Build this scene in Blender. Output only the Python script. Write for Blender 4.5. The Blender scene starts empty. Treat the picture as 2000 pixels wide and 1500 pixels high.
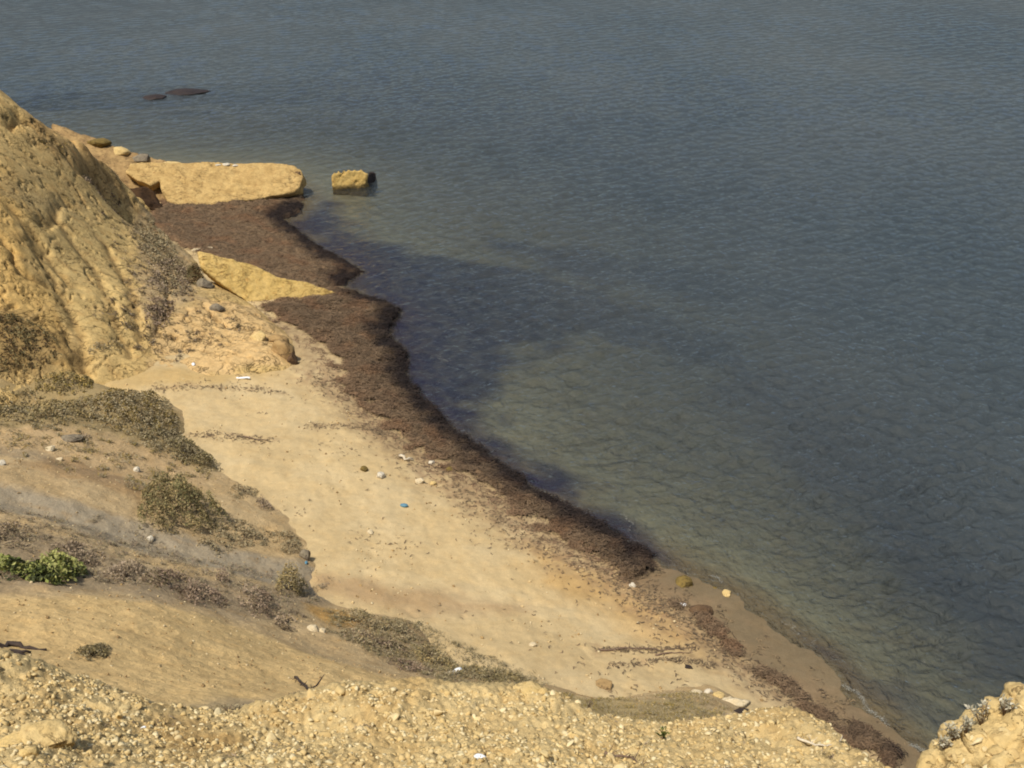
import bpy, bmesh, math, random
import numpy as np
from mathutils import Vector, Matrix

rnd = random.Random(7)
rng = np.random.default_rng(7)
SC = bpy.context.scene
COL = SC.collection

# ------------------------------------------------------------------ camera, world, sun, exposure
CAM_H, PITCH, FOC = 28.0, math.radians(27.0), 2144.0      # metres above the sea, tilt down, focal length in photo pixels
cam_d = bpy.data.cameras.new('camera')
cam_d.sensor_width = 36.0
cam_d.lens = 36.0 * FOC / 2000.0
cam_d.clip_start, cam_d.clip_end = 0.5, 9000.0
cam = bpy.data.objects.new('camera', cam_d)
COL.objects.link(cam)
cam.location = (0, 0, CAM_H)
cam.rotation_euler = (math.pi / 2 - PITCH, 0, 0)
SC.camera = cam

SUN_EL, SUN_AZ = math.radians(62), math.radians(-140)      # azimuth clockwise from +Y: the sun stands on the left
sdir = Vector((math.cos(SUN_EL) * math.sin(SUN_AZ), math.cos(SUN_EL) * math.cos(SUN_AZ), math.sin(SUN_EL)))
sun_d = bpy.data.lights.new('sun', 'SUN')
sun_d.energy, sun_d.angle, sun_d.color = 4.2, math.radians(0.53), (1.0, 0.96, 0.90)
sun = bpy.data.objects.new('sun', sun_d)
COL.objects.link(sun)
sun.location = sdir * 60
sun.rotation_euler = (-sdir).to_track_quat('-Z', 'Y').to_euler()

W = bpy.data.worlds.new('World')
SC.world = W
W.use_nodes = True
wn = W.node_tree
wn.nodes.clear()
sky = wn.nodes.new('ShaderNodeTexSky')
sky.sky_type = 'NISHITA'
sky.sun_disc = False
sky.sun_elevation, sky.sun_rotation = SUN_EL, SUN_AZ
sky.air_density, sky.dust_density, sky.ozone_density = 1.0, 3.0, 1.0
bg = wn.nodes.new('ShaderNodeBackground')
bg.inputs['Strength'].default_value = 0.11
wo = wn.nodes.new('ShaderNodeOutputWorld')
wn.links.new(sky.outputs[0], bg.inputs[0])
wn.links.new(bg.outputs[0], wo.inputs[0])

SC.view_settings.view_transform = 'Standard'
SC.view_settings.look = 'None'
SC.view_settings.exposure = 0.15
SC.view_settings.gamma = 1.0
SC.view_settings.use_curve_mapping = False
SC.render.engine = 'CYCLES'
SC.cycles.filter_width = 1.9
SC.cycles.sample_clamp_direct = 1.6
SC.cycles.max_bounces = 6
SC.cycles.transparent_max_bounces = 8
SC.cycles.use_denoising = True

# ------------------------------------------------------------------ numeric helpers
P_ = rng.permutation(256)
P_ = np.concatenate([P_, P_, P_]).astype(np.int64)
G3 = rng.normal(size=(256, 3)); G3 /= np.linalg.norm(G3, axis=1)[:, None]


def pn(x, y, z=None):
    """gradient noise, about -1..1"""
    x = np.asarray(x, float); y = np.asarray(y, float)
    z = np.zeros_like(x) + 0.37 if z is None else np.asarray(z, float)
    xi, yi, zi = np.floor(x).astype(np.int64), np.floor(y).astype(np.int64), np.floor(z).astype(np.int64)
    xf, yf, zf = x - xi, y - yi, z - zi
    u, v, w = [t * t * t * (t * (t * 6 - 15) + 10) for t in (xf, yf, zf)]
    xi &= 255; yi &= 255; zi &= 255
    out = 0
    for dx in (0, 1):
        a = P_[xi + dx]
        for dy in (0, 1):
            b = P_[a + yi + dy]
            for dz in (0, 1):
                g = G3[P_[b + zi + dz]]
                d = g[..., 0] * (xf - dx) + g[..., 1] * (yf - dy) + g[..., 2] * (zf - dz)
                out = out + d * (u if dx else 1 - u) * (v if dy else 1 - v) * (w if dz else 1 - w)
    return out * 1.6


def pn2(x, y, s=0.0):
    x = np.asarray(x, float) + s * 17.3; y = np.asarray(y, float) - s * 9.1
    xi, yi = np.floor(x).astype(np.int64), np.floor(y).astype(np.int64)
    xf, yf = x - xi, y - yi
    u, v = [t * t * t * (t * (t * 6 - 15) + 10) for t in (xf, yf)]
    xi &= 255; yi &= 255
    out = 0
    for dx in (0, 1):
        a = P_[xi + dx]
        for dy in (0, 1):
            g = G3[P_[a + yi + dy]]
            d = g[..., 0] * (xf - dx) + g[..., 1] * (yf - dy)
            out = out + d * (u if dx else 1 - u) * (v if dy else 1 - v)
    return out * 2.0


def fbm(x, y, f, o=4, s=0.0, r=0.5):
    a, t, out = 1.0, 0.0, 0
    for i in range(o):
        out = out + a * pn2(x * f, y * f, s + i * 3.7); t += a
        a *= r; f *= 2.03
    return out / t * 1.4


def fbm3(p, f, o=4, s=0.0, r=0.5):
    a, t, out = 1.0, 0.0, 0
    for i in range(o):
        out = out + a * pn(p[:, 0] * f + s, p[:, 1] * f + s * .7, p[:, 2] * f - s); t += a
        a *= r; f *= 2.03
    return out / t * 1.3


def worley(x, y, f, s=0.0):
    """F1, F2 of a cell noise and a random value of the nearest cell"""
    x = x * f + s * 3.1; y = y * f - s * 5.7
    xi, yi = np.floor(x).astype(np.int64), np.floor(y).astype(np.int64)
    f1 = np.full(x.shape, 9.0); f2 = np.full(x.shape, 9.0); idv = np.zeros(x.shape)
    for dx in (-1, 0, 1):
        for dy in (-1, 0, 1):
            h = P_[P_[(xi + dx) & 255] + ((yi + dy) & 255)]
            cx = xi + dx + 0.1 + 0.8 * (h / 255.0)
            cy = yi + dy + 0.1 + 0.8 * (P_[h + 31] / 255.0)
            d = np.hypot(x - cx, y - cy)
            m = d < f1
            f2 = np.where(m, f1, np.minimum(f2, d))
            idv = np.where(m, P_[h + 77] / 255.0, idv)
            f1 = np.where(m, d, f1)
    return f1, f2, idv


def sstep(a, b, x):
    t = np.clip((x - a) / (b - a), 0, 1)
    return t * t * (3 - 2 * t)


def ray(x, y):
    x = np.asarray(x, float); y = np.asarray(y, float)
    c, s = math.cos(PITCH), math.sin(PITCH)
    a, b = x - 1000.0, 750.0 - y
    return np.stack([a, FOC * c + b * s, -FOC * s + b * c], -1)


def at(x, y, z):
    """the point of height z seen at that spot of the photograph"""
    d = ray(x, y)
    t = (np.asarray(z, float) - CAM_H) / d[..., 2]
    return np.stack([d[..., 0] * t, d[..., 1] * t, np.zeros_like(t) + z], -1)


def at_d(x, y, dist):
    d = ray(x, y)
    d = d / np.linalg.norm(d, axis=-1, keepdims=True)
    return d * dist + np.array([0, 0, CAM_H])


class RBF:
    def __init__(self, pts, smooth=1e-3):
        p = np.array(pts, float)
        self.c = p[:, :2]; n = len(p)
        K = self.k(self.c, self.c) + np.eye(n) * smooth
        A = np.zeros((n + 3, n + 3)); A[:n, :n] = K
        A[:n, n] = 1; A[:n, n + 1:] = self.c; A[n:, :n] = A[:n, n:].T
        b = np.concatenate([p[:, 2], [0, 0, 0]])
        self.w = np.linalg.solve(A, b)

    @staticmethod
    def k(a, b):
        d2 = ((a[:, None, 0] - b[None, :, 0]) ** 2 + (a[:, None, 1] - b[None, :, 1]) ** 2) / 400.0
        return 0.5 * d2 * np.log(d2 + 1e-12)

    def __call__(self, x, y):
        sh = np.shape(x); q = np.stack([np.ravel(x), np.ravel(y)], -1)
        n = len(self.c); out = np.empty(len(q))
        for i in range(0, len(q), 40000):
            qq = q[i:i + 40000]
            out[i:i + 40000] = self.k(qq, self.c) @ self.w[:n] + self.w[n] + qq @ self.w[n + 1:]
        return out.reshape(sh)


GX0, GY0, GS, GNX, GNY = -75.0, 1.0, 0.25, 520, 560


class Layer:
    """a height field: smooth control surface (tabulated for look-ups) plus relief"""
    def __init__(self, pts, relief, lo=-30.0, hi=60.0, smooth=1e-3):
        self.r = RBF(pts, smooth); self.relief = relief; self.lo, self.hi = lo, hi
        X, Y = np.meshgrid(GX0 + GS * np.arange(GNX), GY0 + GS * np.arange(GNY))
        self.t = self.r(X, Y)

    def smooth(self, x, y):
        u = np.clip((np.asarray(x, float) - GX0) / GS, 0, GNX - 1.001)
        v = np.clip((np.asarray(y, float) - GY0) / GS, 0, GNY - 1.001)
        i, j = u.astype(int), v.astype(int); fu, fv = u - i, v - j
        t = self.t
        return np.clip((t[j, i] * (1 - fu) + t[j, i + 1] * fu) * (1 - fv) + (t[j + 1, i] * (1 - fu) + t[j + 1, i + 1] * fu) * fv, self.lo, self.hi)

    def h(self, x, y, exact=False):
        b = np.clip(self.r(x, y), self.lo, self.hi) if exact else self.smooth(x, y)
        return b + self.relief(x, y, b)


LAYERS = []


def height(x, y, layers=None, smooth=True):
    ls = layers or LAYERS
    return np.max([(l.smooth(x, y) if smooth else l.h(x, y)) for l in ls], axis=0)


def hit(px, py, layers=None):
    """walk the line of sight of a spot of the photograph down to the ground there"""
    px = np.atleast_1d(np.asarray(px, float)); py = np.atleast_1d(np.asarray(py, float))
    d = ray(px, py); d /= np.linalg.norm(d, axis=1)[:, None]
    T = 6.0 * (140.0 / 6.0) ** (np.arange(420) / 419.0)
    X = d[:, None, 0] * T; Y = d[:, None, 1] * T; Z = CAM_H + d[:, None, 2] * T
    f = Z - height(X, Y, layers)
    k = np.argmax(f < 0, axis=1); k = np.where((f < 0).any(axis=1), k, 419); k = np.maximum(k, 1)
    ii = np.arange(len(k)); f0, f1 = f[ii, k - 1], f[ii, k]
    w = np.clip(f0 / (f0 - f1 + 1e-9), 0, 1)
    t = T[k - 1] * (1 - w) + T[k] * w
    return np.stack([d[:, 0] * t, d[:, 1] * t, CAM_H + d[:, 2] * t], -1)


def hits(poly, layers=None):
    a = np.array(poly, float)
    return hit(a[:, 0], a[:, 1], layers)


def poly_sd(x, y, poly):
    """signed distance to a closed polygon (metres, positive inside)"""
    x = np.asarray(x, float); y = np.asarray(y, float)
    d = np.full(x.shape, 1e9); ins = np.zeros(x.shape, bool)
    n = len(poly)
    for i in range(n):
        ax, ay = poly[i][:2]; bx, by = poly[(i + 1) % n][:2]
        ex, ey = bx - ax, by - ay
        t = np.clip(((x - ax) * ex + (y - ay) * ey) / (ex * ex + ey * ey + 1e-12), 0, 1)
        d = np.minimum(d, (x - ax - t * ex) ** 2 + (y - ay - t * ey) ** 2)
        c = ((ay > y) != (by > y)) & (x < (bx - ax) * (y - ay) / (by - ay + 1e-12) + ax)
        ins ^= c
    return np.where(ins, 1, -1) * np.sqrt(d)


def line_d(x, y, pl):
    x = np.asarray(x, float); y = np.asarray(y, float)
    d = np.full(x.shape, 1e9)
    for i in range(len(pl) - 1):
        ax, ay = pl[i][:2]; bx, by = pl[i + 1][:2]
        ex, ey = bx - ax, by - ay
        t = np.clip(((x - ax) * ex + (y - ay) * ey) / (ex * ex + ey * ey + 1e-12), 0, 1)
        d = np.minimum(d, (x - ax - t * ex) ** 2 + (y - ay - t * ey) ** 2)
    return np.sqrt(d)


KA = 0.80


def c3(r, g, b, k=None):
    """the base colour of a thing from its 0-255 colour in full light"""
    o = []
    for v in (r, g, b):
        v /= 255.0
        o.append((v / 12.92 if v <= 0.04045 else ((v + 0.055) / 1.055) ** 2.4) * (KA if k is None else k))
    return np.array(o)


# ------------------------------------------------------------------ linking and tagging
def tag(o, label=None, cat=None, group=None, kind=None):
    if label: o['label'] = label
    if cat: o['category'] = cat
    if group: o['group'] = group
    if kind: o['kind'] = kind
    return o


def link_mesh(name, me, mat=None, parent=None, smooth=True):
    if mat is not None: me.materials.append(mat)
    if smooth: me.polygons.foreach_set('use_smooth', [True] * len(me.polygons))
    o = bpy.data.objects.new(name, me)
    COL.objects.link(o)
    if parent is not None: o.parent = parent
    return o


def np_mesh(name, V, F, col=None, attrs=None):
    V = np.ascontiguousarray(V, np.float32); F = np.ascontiguousarray(F, np.int32)
    me = bpy.data.meshes.new(name)
    k = F.shape[1]
    me.vertices.add(len(V)); me.vertices.foreach_set('co', V.ravel())
    me.loops.add(F.size); me.loops.foreach_set('vertex_index', F.ravel())
    me.polygons.add(len(F)); me.polygons.foreach_set('loop_start', np.arange(0, F.size, k, dtype=np.int32))
    me.polygons.foreach_set('loop_total', np.full(len(F), k, np.int32))
    me.update(calc_edges=True)
    if col is not None:
        a = me.color_attributes.new('tint', 'FLOAT_COLOR', 'POINT')
        a.data.foreach_set('color', np.concatenate([col, np.ones((len(V), 1))], 1).astype(np.float32).ravel())
    for n, v in (attrs or {}).items():
        a = me.attributes.new(n, 'FLOAT', 'POINT'); a.data.foreach_set('value', np.asarray(v, np.float32))
    return me


def grid_faces(nr, nc, keep=None):
    i = np.arange(nr * nc).reshape(nr, nc)
    F = np.stack([i[:-1, :-1], i[:-1, 1:], i[1:, 1:], i[1:, :-1]], -1).reshape(-1, 4)
    if keep is not None:
        k = keep.reshape(nr, nc)
        m = (k[:-1, :-1] | k[:-1, 1:] | k[1:, 1:] | k[1:, :-1]).ravel()
        F = F[m]
    return F


def compact(V, F, *arrs):
    u, inv = np.unique(F.ravel(), return_inverse=True)
    return (V[u], inv.reshape(F.shape)) + tuple(a[u] for a in arrs)


def fan(az0, az1, na, r0, r1, nr):
    """grid of ground points, dense where near"""
    az = np.radians(np.linspace(az0, az1, na)); r = r0 * (r1 / r0) ** (np.arange(nr) / (nr - 1.0))
    A, R = np.meshgrid(az, r)
    return (R * np.sin(A)).ravel(), (R * np.cos(A)).ravel(), nr, na


# ------------------------------------------------------------------ materials
class NT:
    def __init__(self, name):
        self.m = bpy.data.materials.new(name); self.m.use_nodes = True
        self.t = self.m.node_tree; self.t.nodes.clear()
        self.out = self.n('ShaderNodeOutputMaterial')
        g = self.n('ShaderNodeNewGeometry'); self.pos = g.outputs['Position']; self.geo = g
        self.oc = self.n('ShaderNodeTexCoord').outputs['Object']

    def n(self, k, **kw):
        o = self.t.nodes.new(k)
        for a, b in kw.items(): setattr(o, a, b)
        return o

    def put(self, s, v):
        if isinstance(v, bpy.types.NodeSocket): self.t.links.new(v, s)
        elif isinstance(v, (tuple, list, np.ndarray)):
            v = list(map(float, v))
            s.default_value = v + [1.0] if s.type == 'RGBA' and len(v) == 3 else v
        else: s.default_value = v

    def noise(self, sc, det=4, rough=0.55, vec=None, dist=0.0):
        o = self.n('ShaderNodeTexNoise')
        self.put(o.inputs['Vector'], vec if vec is not None else self.pos)
        o.inputs['Scale'].default_value = sc; o.inputs['Detail'].default_value = det
        o.inputs['Roughness'].default_value = rough; o.inputs['Distortion'].default_value = dist
        return o.outputs[0]

    def voro(self, sc, feat='F1', vec=None, out='Distance'):
        o = self.n('ShaderNodeTexVoronoi'); o.feature = feat
        self.put(o.inputs['Vector'], vec if vec is not None else self.pos)
        o.inputs['Scale'].default_value = sc
        return o.outputs[out]

    def scale(self, v, x, y, z):
        o = self.n('ShaderNodeMapping'); self.put(o.inputs['Vector'], v)
        o.inputs['Scale'].default_value = (x, y, z); return o.outputs[0]

    def math(self, op, a, b=0.0, c=0.0):
        o = self.n('ShaderNodeMath', operation=op)
        self.put(o.inputs[0], a); self.put(o.inputs[1], b); self.put(o.inputs[2], c)
        return o.outputs[0]

    def rng(self, v, a, b, c, d):
        o = self.n('ShaderNodeMapRange'); self.put(o.inputs['Value'], v)
        for k, x in zip(('From Min', 'From Max', 'To Min', 'To Max'), (a, b, c, d)): o.inputs[k].default_value = x
        return o.outputs[0]

    def mix(self, f, a, b, mode='MIX'):
        o = self.n('ShaderNodeMix', data_type='RGBA', blend_type=mode)
        self.put(o.inputs[0], f); self.put(o.inputs[6], a); self.put(o.inputs[7], b)
        return o.outputs[2]

    def gain(self, col, f):
        """colour times a scalar"""
        o = self.n('ShaderNodeVectorMath', operation='SCALE')
        self.put(o.inputs[0], col); self.put(o.inputs['Scale'], f); return o.outputs[0]

    def attr(self, name, fac=False):
        o = self.n('ShaderNodeAttribute'); o.attribute_name = name
        return o.outputs['Fac' if fac else 'Color']

    def bump(self, h, strength, dist, nrm=None):
        o = self.n('ShaderNodeBump'); self.put(o.inputs['Height'], h)
        o.inputs['Strength'].default_value = strength; o.inputs['Distance'].default_value = dist
        if nrm is not None: self.put(o.inputs['Normal'], nrm)
        return o.outputs[0]

    def bsdf(self, col, rough=0.9, nrm=None, spec=0.2):
        o = self.n('ShaderNodeBsdfPrincipled')
        self.put(o.inputs['Base Color'], col); self.put(o.inputs['Roughness'], rough)
        o.inputs['Specular IOR Level'].default_value = spec
        if nrm is not None: self.put(o.inputs['Normal'], nrm)
        self.t.links.new(o.outputs[0], self.out.inputs['Surface'])
        return self.m


def mat_ground(name, g1, g2, amp, bump, bdist, mott=0.16, cracks=False):
    n = NT(name)
    a = n.noise(g1, 5, 0.65); b = n.noise(g2, 3, 0.6); l = n.noise(0.35, 3, 0.6)
    f = n.math('MULTIPLY', n.rng(a, 0.3, 0.7, 1 - amp, 1 + amp), n.rng(b, 0.3, 0.7, 1 - amp * .8, 1 + amp * .8))
    f = n.math('MULTIPLY', f, n.rng(l, 0.3, 0.7, 1 - mott * .5, 1 + mott * .5))
    col = n.gain(n.attr('tint'), f)
    hue = n.mix(n.rng(n.noise(1.7, 4, 0.6), 0.45, 0.75, 0, 0.30), col, n.mix(1.0, col, (1.06, 0.93, 0.74), 'MULTIPLY'))
    nb = n.bump(n.noise(g1, 6, 0.7), bump, bdist)
    if cracks:
        ck = 0
        for sc, wd in ((.55, .014), (1.7, .012)):
            ln = n.math('ABSOLUTE', n.math('SUBTRACT', n.noise(sc, 5, 0.62, n.scale(n.pos, 1, 1, 1.7), .6), 0.5))
            k_ = n.math('MULTIPLY', n.rng(ln, 0.0, wd, .8, 0), n.rng(n.noise(sc * .4, 2, .5), .44, .6, 0, 1))
            ck = n.math('MAXIMUM', ck, k_)
        hue = n.mix(ck, hue, n.gain(hue, .42)); nb = n.bump(n.math('MULTIPLY', ck, -1.0), .9, .15, nb)
        pk = n.rng(n.noise(.7, 6, .66), .58, .66, 0, .4)
        hue = n.mix(pk, hue, n.mix(1.0, hue, (.72, .62, .48), 'MULTIPLY'))
    return n.bsdf(hue, 0.95, n.bump(b, bump * .6, bdist * .3, nb), 0.12)


M_SAND = mat_ground('sand', 3.2, 22.0, 0.10, 0.6, 0.06)
M_CLIFF = mat_ground('cliff_marl', 4.5, 14.0, 0.15, 0.8, 0.08, cracks=True)
M_HILL = mat_ground('hill_earth', 6.0, 18.0, 0.14, 0.8, 0.07)
M_FORE = mat_ground('rubble_earth', 7.0, 30.0, 0.14, 0.9, 0.05)
M_WRACK = mat_ground('dry_seagrass', 4.0, 15.0, 0.26, 1.0, 0.12)
M_BED = mat_ground('seabed_sand', 1.2, 5.0, 0.12, 0.3, 0.05)


def mat_rock(name, c1, c2, c3_, sc=2.0, bd=0.08, rough=0.92, tide=False):
    n = NT(name)
    v = n.oc
    a = n.noise(sc, 6, 0.65, v, 0.4); b = n.noise(sc * 6, 4, 0.65, v)
    col = n.mix(n.rng(a, 0.38, 0.62, 0, 1), c1, c2)
    col = n.mix(n.rng(n.noise(sc * 2.3, 5, 0.7, v), 0.56, 0.68, 0, 0.7), col, c3_)
    col = n.gain(col, n.rng(b, 0.3, 0.7, 0.82, 1.15))
    ln = n.math('ABSOLUTE', n.math('SUBTRACT', n.noise(sc * 1.1, 5, 0.62, n.scale(v, .55, 1, 1.6), .5), 0.5))
    gate = n.rng(n.noise(sc * .5, 2, .5, v), .40, .55, 0, 1)
    ck = n.math('MULTIPLY', n.rng(ln, 0.0, 0.016, .75, 0), gate)
    col = n.mix(ck, col, tuple(np.array(c3_) * .45))
    if tide:
        sp = n.n('ShaderNodeSeparateXYZ'); n.put(sp.inputs[0], n.pos)
        zz = n.math('ADD', sp.outputs[2], n.math('MULTIPLY', n.math('SUBTRACT', n.noise(1.6, 4, .6), .5), 1.0))
        col = n.mix(n.rng(zz, .10, .38, .7, 0), col, c3(66, 56, 42))
    hgt = n.math('SUBTRACT', a, n.math('MULTIPLY', ck, .35))
    return n.bsdf(col, rough, n.bump(b, 0.6, bd * .5, n.bump(hgt, 0.8, bd)), 0.15)


M_SLAB = mat_rock('sandstone_slab', c3(200, 168, 108), c3(180, 148, 92), c3(156, 122, 74), 1.3, 0.10, tide=True)
M_SLABY = mat_rock('yellow_sandstone', c3(206, 174, 106), c3(192, 160, 92), c3(180, 134, 68), 1.3, 0.10, tide=True)
M_HEAD = mat_rock('headland_rock', c3(172, 142, 94), c3(146, 118, 78), c3(98, 78, 56), 0.8, 0.10)
M_HEAD2 = mat_rock('shade_and_weed_rock', c3(112, 88, 62), c3(84, 66, 50), c3(60, 48, 40), 1.2, 0.08)  # brown of the weedy rock; also painted shade on two added blocks
M_HOLLOW_SHADE = mat_rock('hollow_shade_rock', c3(80, 58, 36), c3(64, 47, 32), c3(46, 36, 28), 1.0, 0.08)  # brown rock with the shade of the hollow put into its colour
M_DARKROCK = mat_rock('wet_and_shade_rock', c3(62, 52, 46), c3(48, 42, 40), c3(84, 66, 52), 1.5, 0.08, 0.6)  # wet rocks; on the knoll also painted shade in the ledge gap
M_STONE = mat_rock('pale_stone', c3(204, 184, 144), c3(214, 198, 162), c3(180, 154, 110), 5.0, 0.02)
M_WSTONE = mat_rock('white_stone', c3(212, 202, 178), c3(200, 188, 162), c3(176, 160, 132), 5.0, 0.02)
M_YSTONE = mat_rock('yellow_stone', c3(203, 174, 112), c3(214, 186, 128), c3(170, 136, 80), 6.0, 0.02)
M_OLIVE = mat_rock('algae_stone', c3(132, 110, 58), c3(108, 92, 52), c3(80, 64, 42), 5.0, 0.03)
M_GREYROCK = mat_rock('grey_rock', c3(140, 128, 104), c3(118, 106, 88), c3(92, 80, 66), 2.5, 0.05)
M_CRAG = mat_rock('crag_rock', c3(208, 182, 126), c3(200, 172, 114), c3(166, 134, 86), 3.0, 0.05)


def mat_attr(name, rough=0.8, var=0.15, spec=0.2, sc=12.0, trans=0.0):
    n = NT(name)
    col = n.gain(n.attr('tint'), n.rng(n.noise(sc, 3, 0.6), 0.3, 0.7, 1 - var, 1 + var))
    m = n.bsdf(col, rough, None, spec)
    return m


M_LEAF = mat_attr('shrub_leaf', 0.75, 0.12)
M_RUBBLE = mat_attr('rubble_stone', 0.95, 0.16, 0.1, 9.0)
M_STRAND = mat_attr('seagrass_strand', 0.85, 0.2)


def mat_plain(name, col, rough=0.6, var=0.12, sc=20.0):
    n = NT(name)
    return n.bsdf(n.gain(n.mix(0.0, col, col), n.rng(n.noise(sc, 4, 0.6, n.oc), 0.3, 0.7, 1 - var, 1 + var)), rough, None, 0.3)


M_WOOD = mat_plain('dead_wood', c3(120, 98, 78), 0.85, 0.3, 18)
M_PALEWOOD = mat_plain('bleached_wood', c3(206, 192, 164), 0.85, 0.2, 18)
M_WHITE = mat_plain('white_plastic', c3(236, 236, 230, .85), 0.5)
M_BLUE = mat_plain('blue_plastic', c3(92, 134, 150), 0.5)
M_RED = mat_plain('red_plastic', c3(196, 70, 56), 0.5)
M_DARK = mat_plain('dark_bark', c3(70, 58, 50), 0.9, 0.3, 10)
M_FOAM = mat_plain('sea_foam', c3(222, 222, 212), 0.8, 0.1, 10)

# ------------------------------------------------------------------ beach and seabed
SHORE = [(585, 402), (546, 424), (590, 462), (640, 498), (706, 533), (668, 545), (700, 574), (776, 606), (752, 650), (790, 690), (790, 735),
         (832, 790), (880, 838), (932, 876), (992, 920), (1062, 968), (1132, 1008), (1202, 1048), (1266, 1084), (1292, 1108),
         (1345, 1124), (1430, 1160), (1500, 1212), (1580, 1268), (1640, 1320), (1700, 1390), (1752, 1436), (1818, 1492), (1900, 1560), (2020, 1660)]
BP = [(x, y, 0.0) for x, y in SHORE]
BP += [(330, 425, .9), (420, 420, .55), (500, 410, .3), (330, 470, 1.2), (450, 480, .65), (560, 500, .3), (620, 530, .18), (600, 580, .5), (650, 620, .45), (590, 660, 1.0),
       (560, 720, 1.4), (660, 760, .95), (740, 800, .55), (700, 850, 1.2), (820, 860, .45), (450, 740, 1.9), (300, 745, 2.5), (190, 745, 3.0), (330, 800, 2.4), (500, 800, 1.8),
       (440, 920, 2.5), (600, 920, 2.0), (800, 920, .95), (900, 930, .5), (520, 1010, 2.6), (700, 1010, 2.0), (900, 1010, 1.1), (1050, 1040, .55), (610, 1090, 2.8),
       (800, 1100, 2.2), (1000, 1100, 1.3), (1150, 1110, .6), (1240, 1150, .35), (640, 1180, 3.2), (820, 1240, 3.1), (1000, 1200, 1.9), (1200, 1220, .9), (1060, 1335, 3.0),
       (1200, 1300, 1.8), (1350, 1250, .55), (1300, 1370, 1.9), (1450, 1350, 1.0), (1600, 1410, .5), (1700, 1460, .35),
       (1350, 1190, .22), (1480, 1290, .22), (1600, 1372, .25), (1720, 1432, .22), (1420, 1190, .08), (1540, 1290, .09), (1640, 1380, .07)]
BP += [(650, 420, -.5), (700, 470, -.6), (780, 540, -.55), (720, 555, -.25), (860, 610, -.7), (850, 680, -.5), (900, 760, -.7), (1000, 700, -1.1), (960, 850, -.4), (1100, 900, -.8), (1050, 800, -1.0),
       (1300, 900, -1.5), (1250, 1000, -.7), (1350, 1060, -.6), (1500, 1100, -.9), (1600, 1200, -.7), (1480, 1170, -.2), (1700, 1300, -.5), (1800, 1400, -.5), (1950, 1400, -1.3), (1500, 900, -2.2),
       (1800, 1000, -2.9), (2000, 1200, -2.8), (1200, 500, -2.4), (1000, 400, -2.6), (700, 310, -1.5), (1500, 600, -4), (2000, 700, -5), (1000, 200, -5),
       (400, 190, -3), (400, 290, -1.4), (560, 300, -1.2), (200, 240, -2), (0, 60, -5), (2000, 100, -8), (1000, 20, -8), (-300, 0, -6), (2400, 900, -6)]
BW = [tuple(at(x, y, z)) for x, y, z in BP]
BW += [(-40, 45, 5), (-40, 30, 5), (-30, 35, 4), (-20, 25, 4), (-10, 18, 4.5), (5, 15, 4.5), (14, 18, 2), (-45, 70, 3), (-35, 82, 1.5)]


def beach_relief(x, y, b):
    dry = sstep(-0.05, 0.5, b)
    f1, f2, idv = worley(x + .2 * pn2(x, y), y, 1.15, 41)
    dent = -.05 * np.exp(-(f1 / .16) ** 2) * (idv > .55) * sstep(-.4, .3, fbm(x, y, .25, 2, 42))
    return dry * (0.10 * fbm(x, y, 0.22, 3, 1) + 0.05 * fbm(x, y, 1.1, 4, 2) + dent) + (1 - dry) * 0.03 * fbm(x, y, 0.5, 3, 4)


BEACH = Layer(BW, beach_relief, lo=-9, hi=7)
LAYERS.append(BEACH)

# ------------------------------------------------------------------ cliff on the left
CONTACT = [(318, 402), (282, 416), (305, 447), (338, 478), (388, 518), (435, 562), (497, 604), (545, 645), (570, 676), (556, 718), (480, 728), (380, 738), (280, 737), (190, 746)]
cb = hits(CONTACT, [BEACH])
cw = []
for i, p in enumerate(cb):
    a = cb[max(i - 1, 0)]; b = cb[min(i + 1, len(cb) - 1)]
    t = np.array([b[0] - a[0], b[1] - a[1]]); t /= np.linalg.norm(t) + 1e-9
    nrm = np.array([-t[1], t[0]])
    if nrm[0] * 1 + nrm[1] * 0.0 < 0 and i < 9: nrm = -nrm
    if i >= 9 and nrm[1] > 0: nrm = -nrm
    cw.append((p[0], p[1], p[2] + 0.02))
    cw.append((p[0] + nrm[0] * 2.0, p[1] + nrm[1] * 2.0, p[2] - 1.6))
CP = [(0, 180, 12.2), (40, 208, 11.6), (70, 240, 10.8), (130, 258, 9.4), (165, 276, 8.2), (195, 305, 6.6), (225, 345, 4.6), (260, 393, 2.2),
      (0, 300, 10.8), (100, 300, 9.2), (165, 322, 7.2), (205, 362, 5.0),
      (0, 400, 9.4), (80, 400, 8.0), (150, 400, 6.4), (210, 400, 4.6), (250, 412, 2.7),
      (0, 500, 7.9), (80, 500, 6.8), (160, 500, 5.5), (230, 500, 4.3), (300, 500, 2.9), (350, 510, 1.9),
      (0, 600, 6.5), (80, 600, 5.6), (160, 600, 4.8), (240, 600, 4.0), (320, 600, 3.2), (400, 600, 2.5), (460, 615, 2.0),
      (40, 690, 5.0), (130, 700, 4.2), (230, 700, 3.3), (330, 690, 2.6), (430, 680, 2.2), (500, 660, 1.9), (540, 680, 1.7), (0, 700, 5.2), (60, 742, 4.2)]
cw += [tuple(at(x, y, z)) for x, y, z in CP]
for x, y, z in [(0, 180, 12.2), (0, 300, 10.8), (0, 400, 9.4), (0, 500, 7.9), (0, 600, 6.5), (0, 700, 5.2)]:
    p = at(x, y, z)
    cw.append((p[0] - 7, p[1] + 1, z + 1.8)); cw.append((p[0] - 20, p[1] + 3, z + 3.4))
for x, y, z in [(0, 180, 12.2), (70, 240, 10.8), (130, 258, 9.4), (165, 276, 8.2), (195, 305, 6.6), (225, 345, 4.6), (260, 393, 2.2)]:
    p = at(x, y, z)
    cw.append((p[0] - .2, p[1] + 3.6, z - 3.0)); cw.append((p[0] - .5, p[1] + 9, max(z - 12, -4)))
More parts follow.
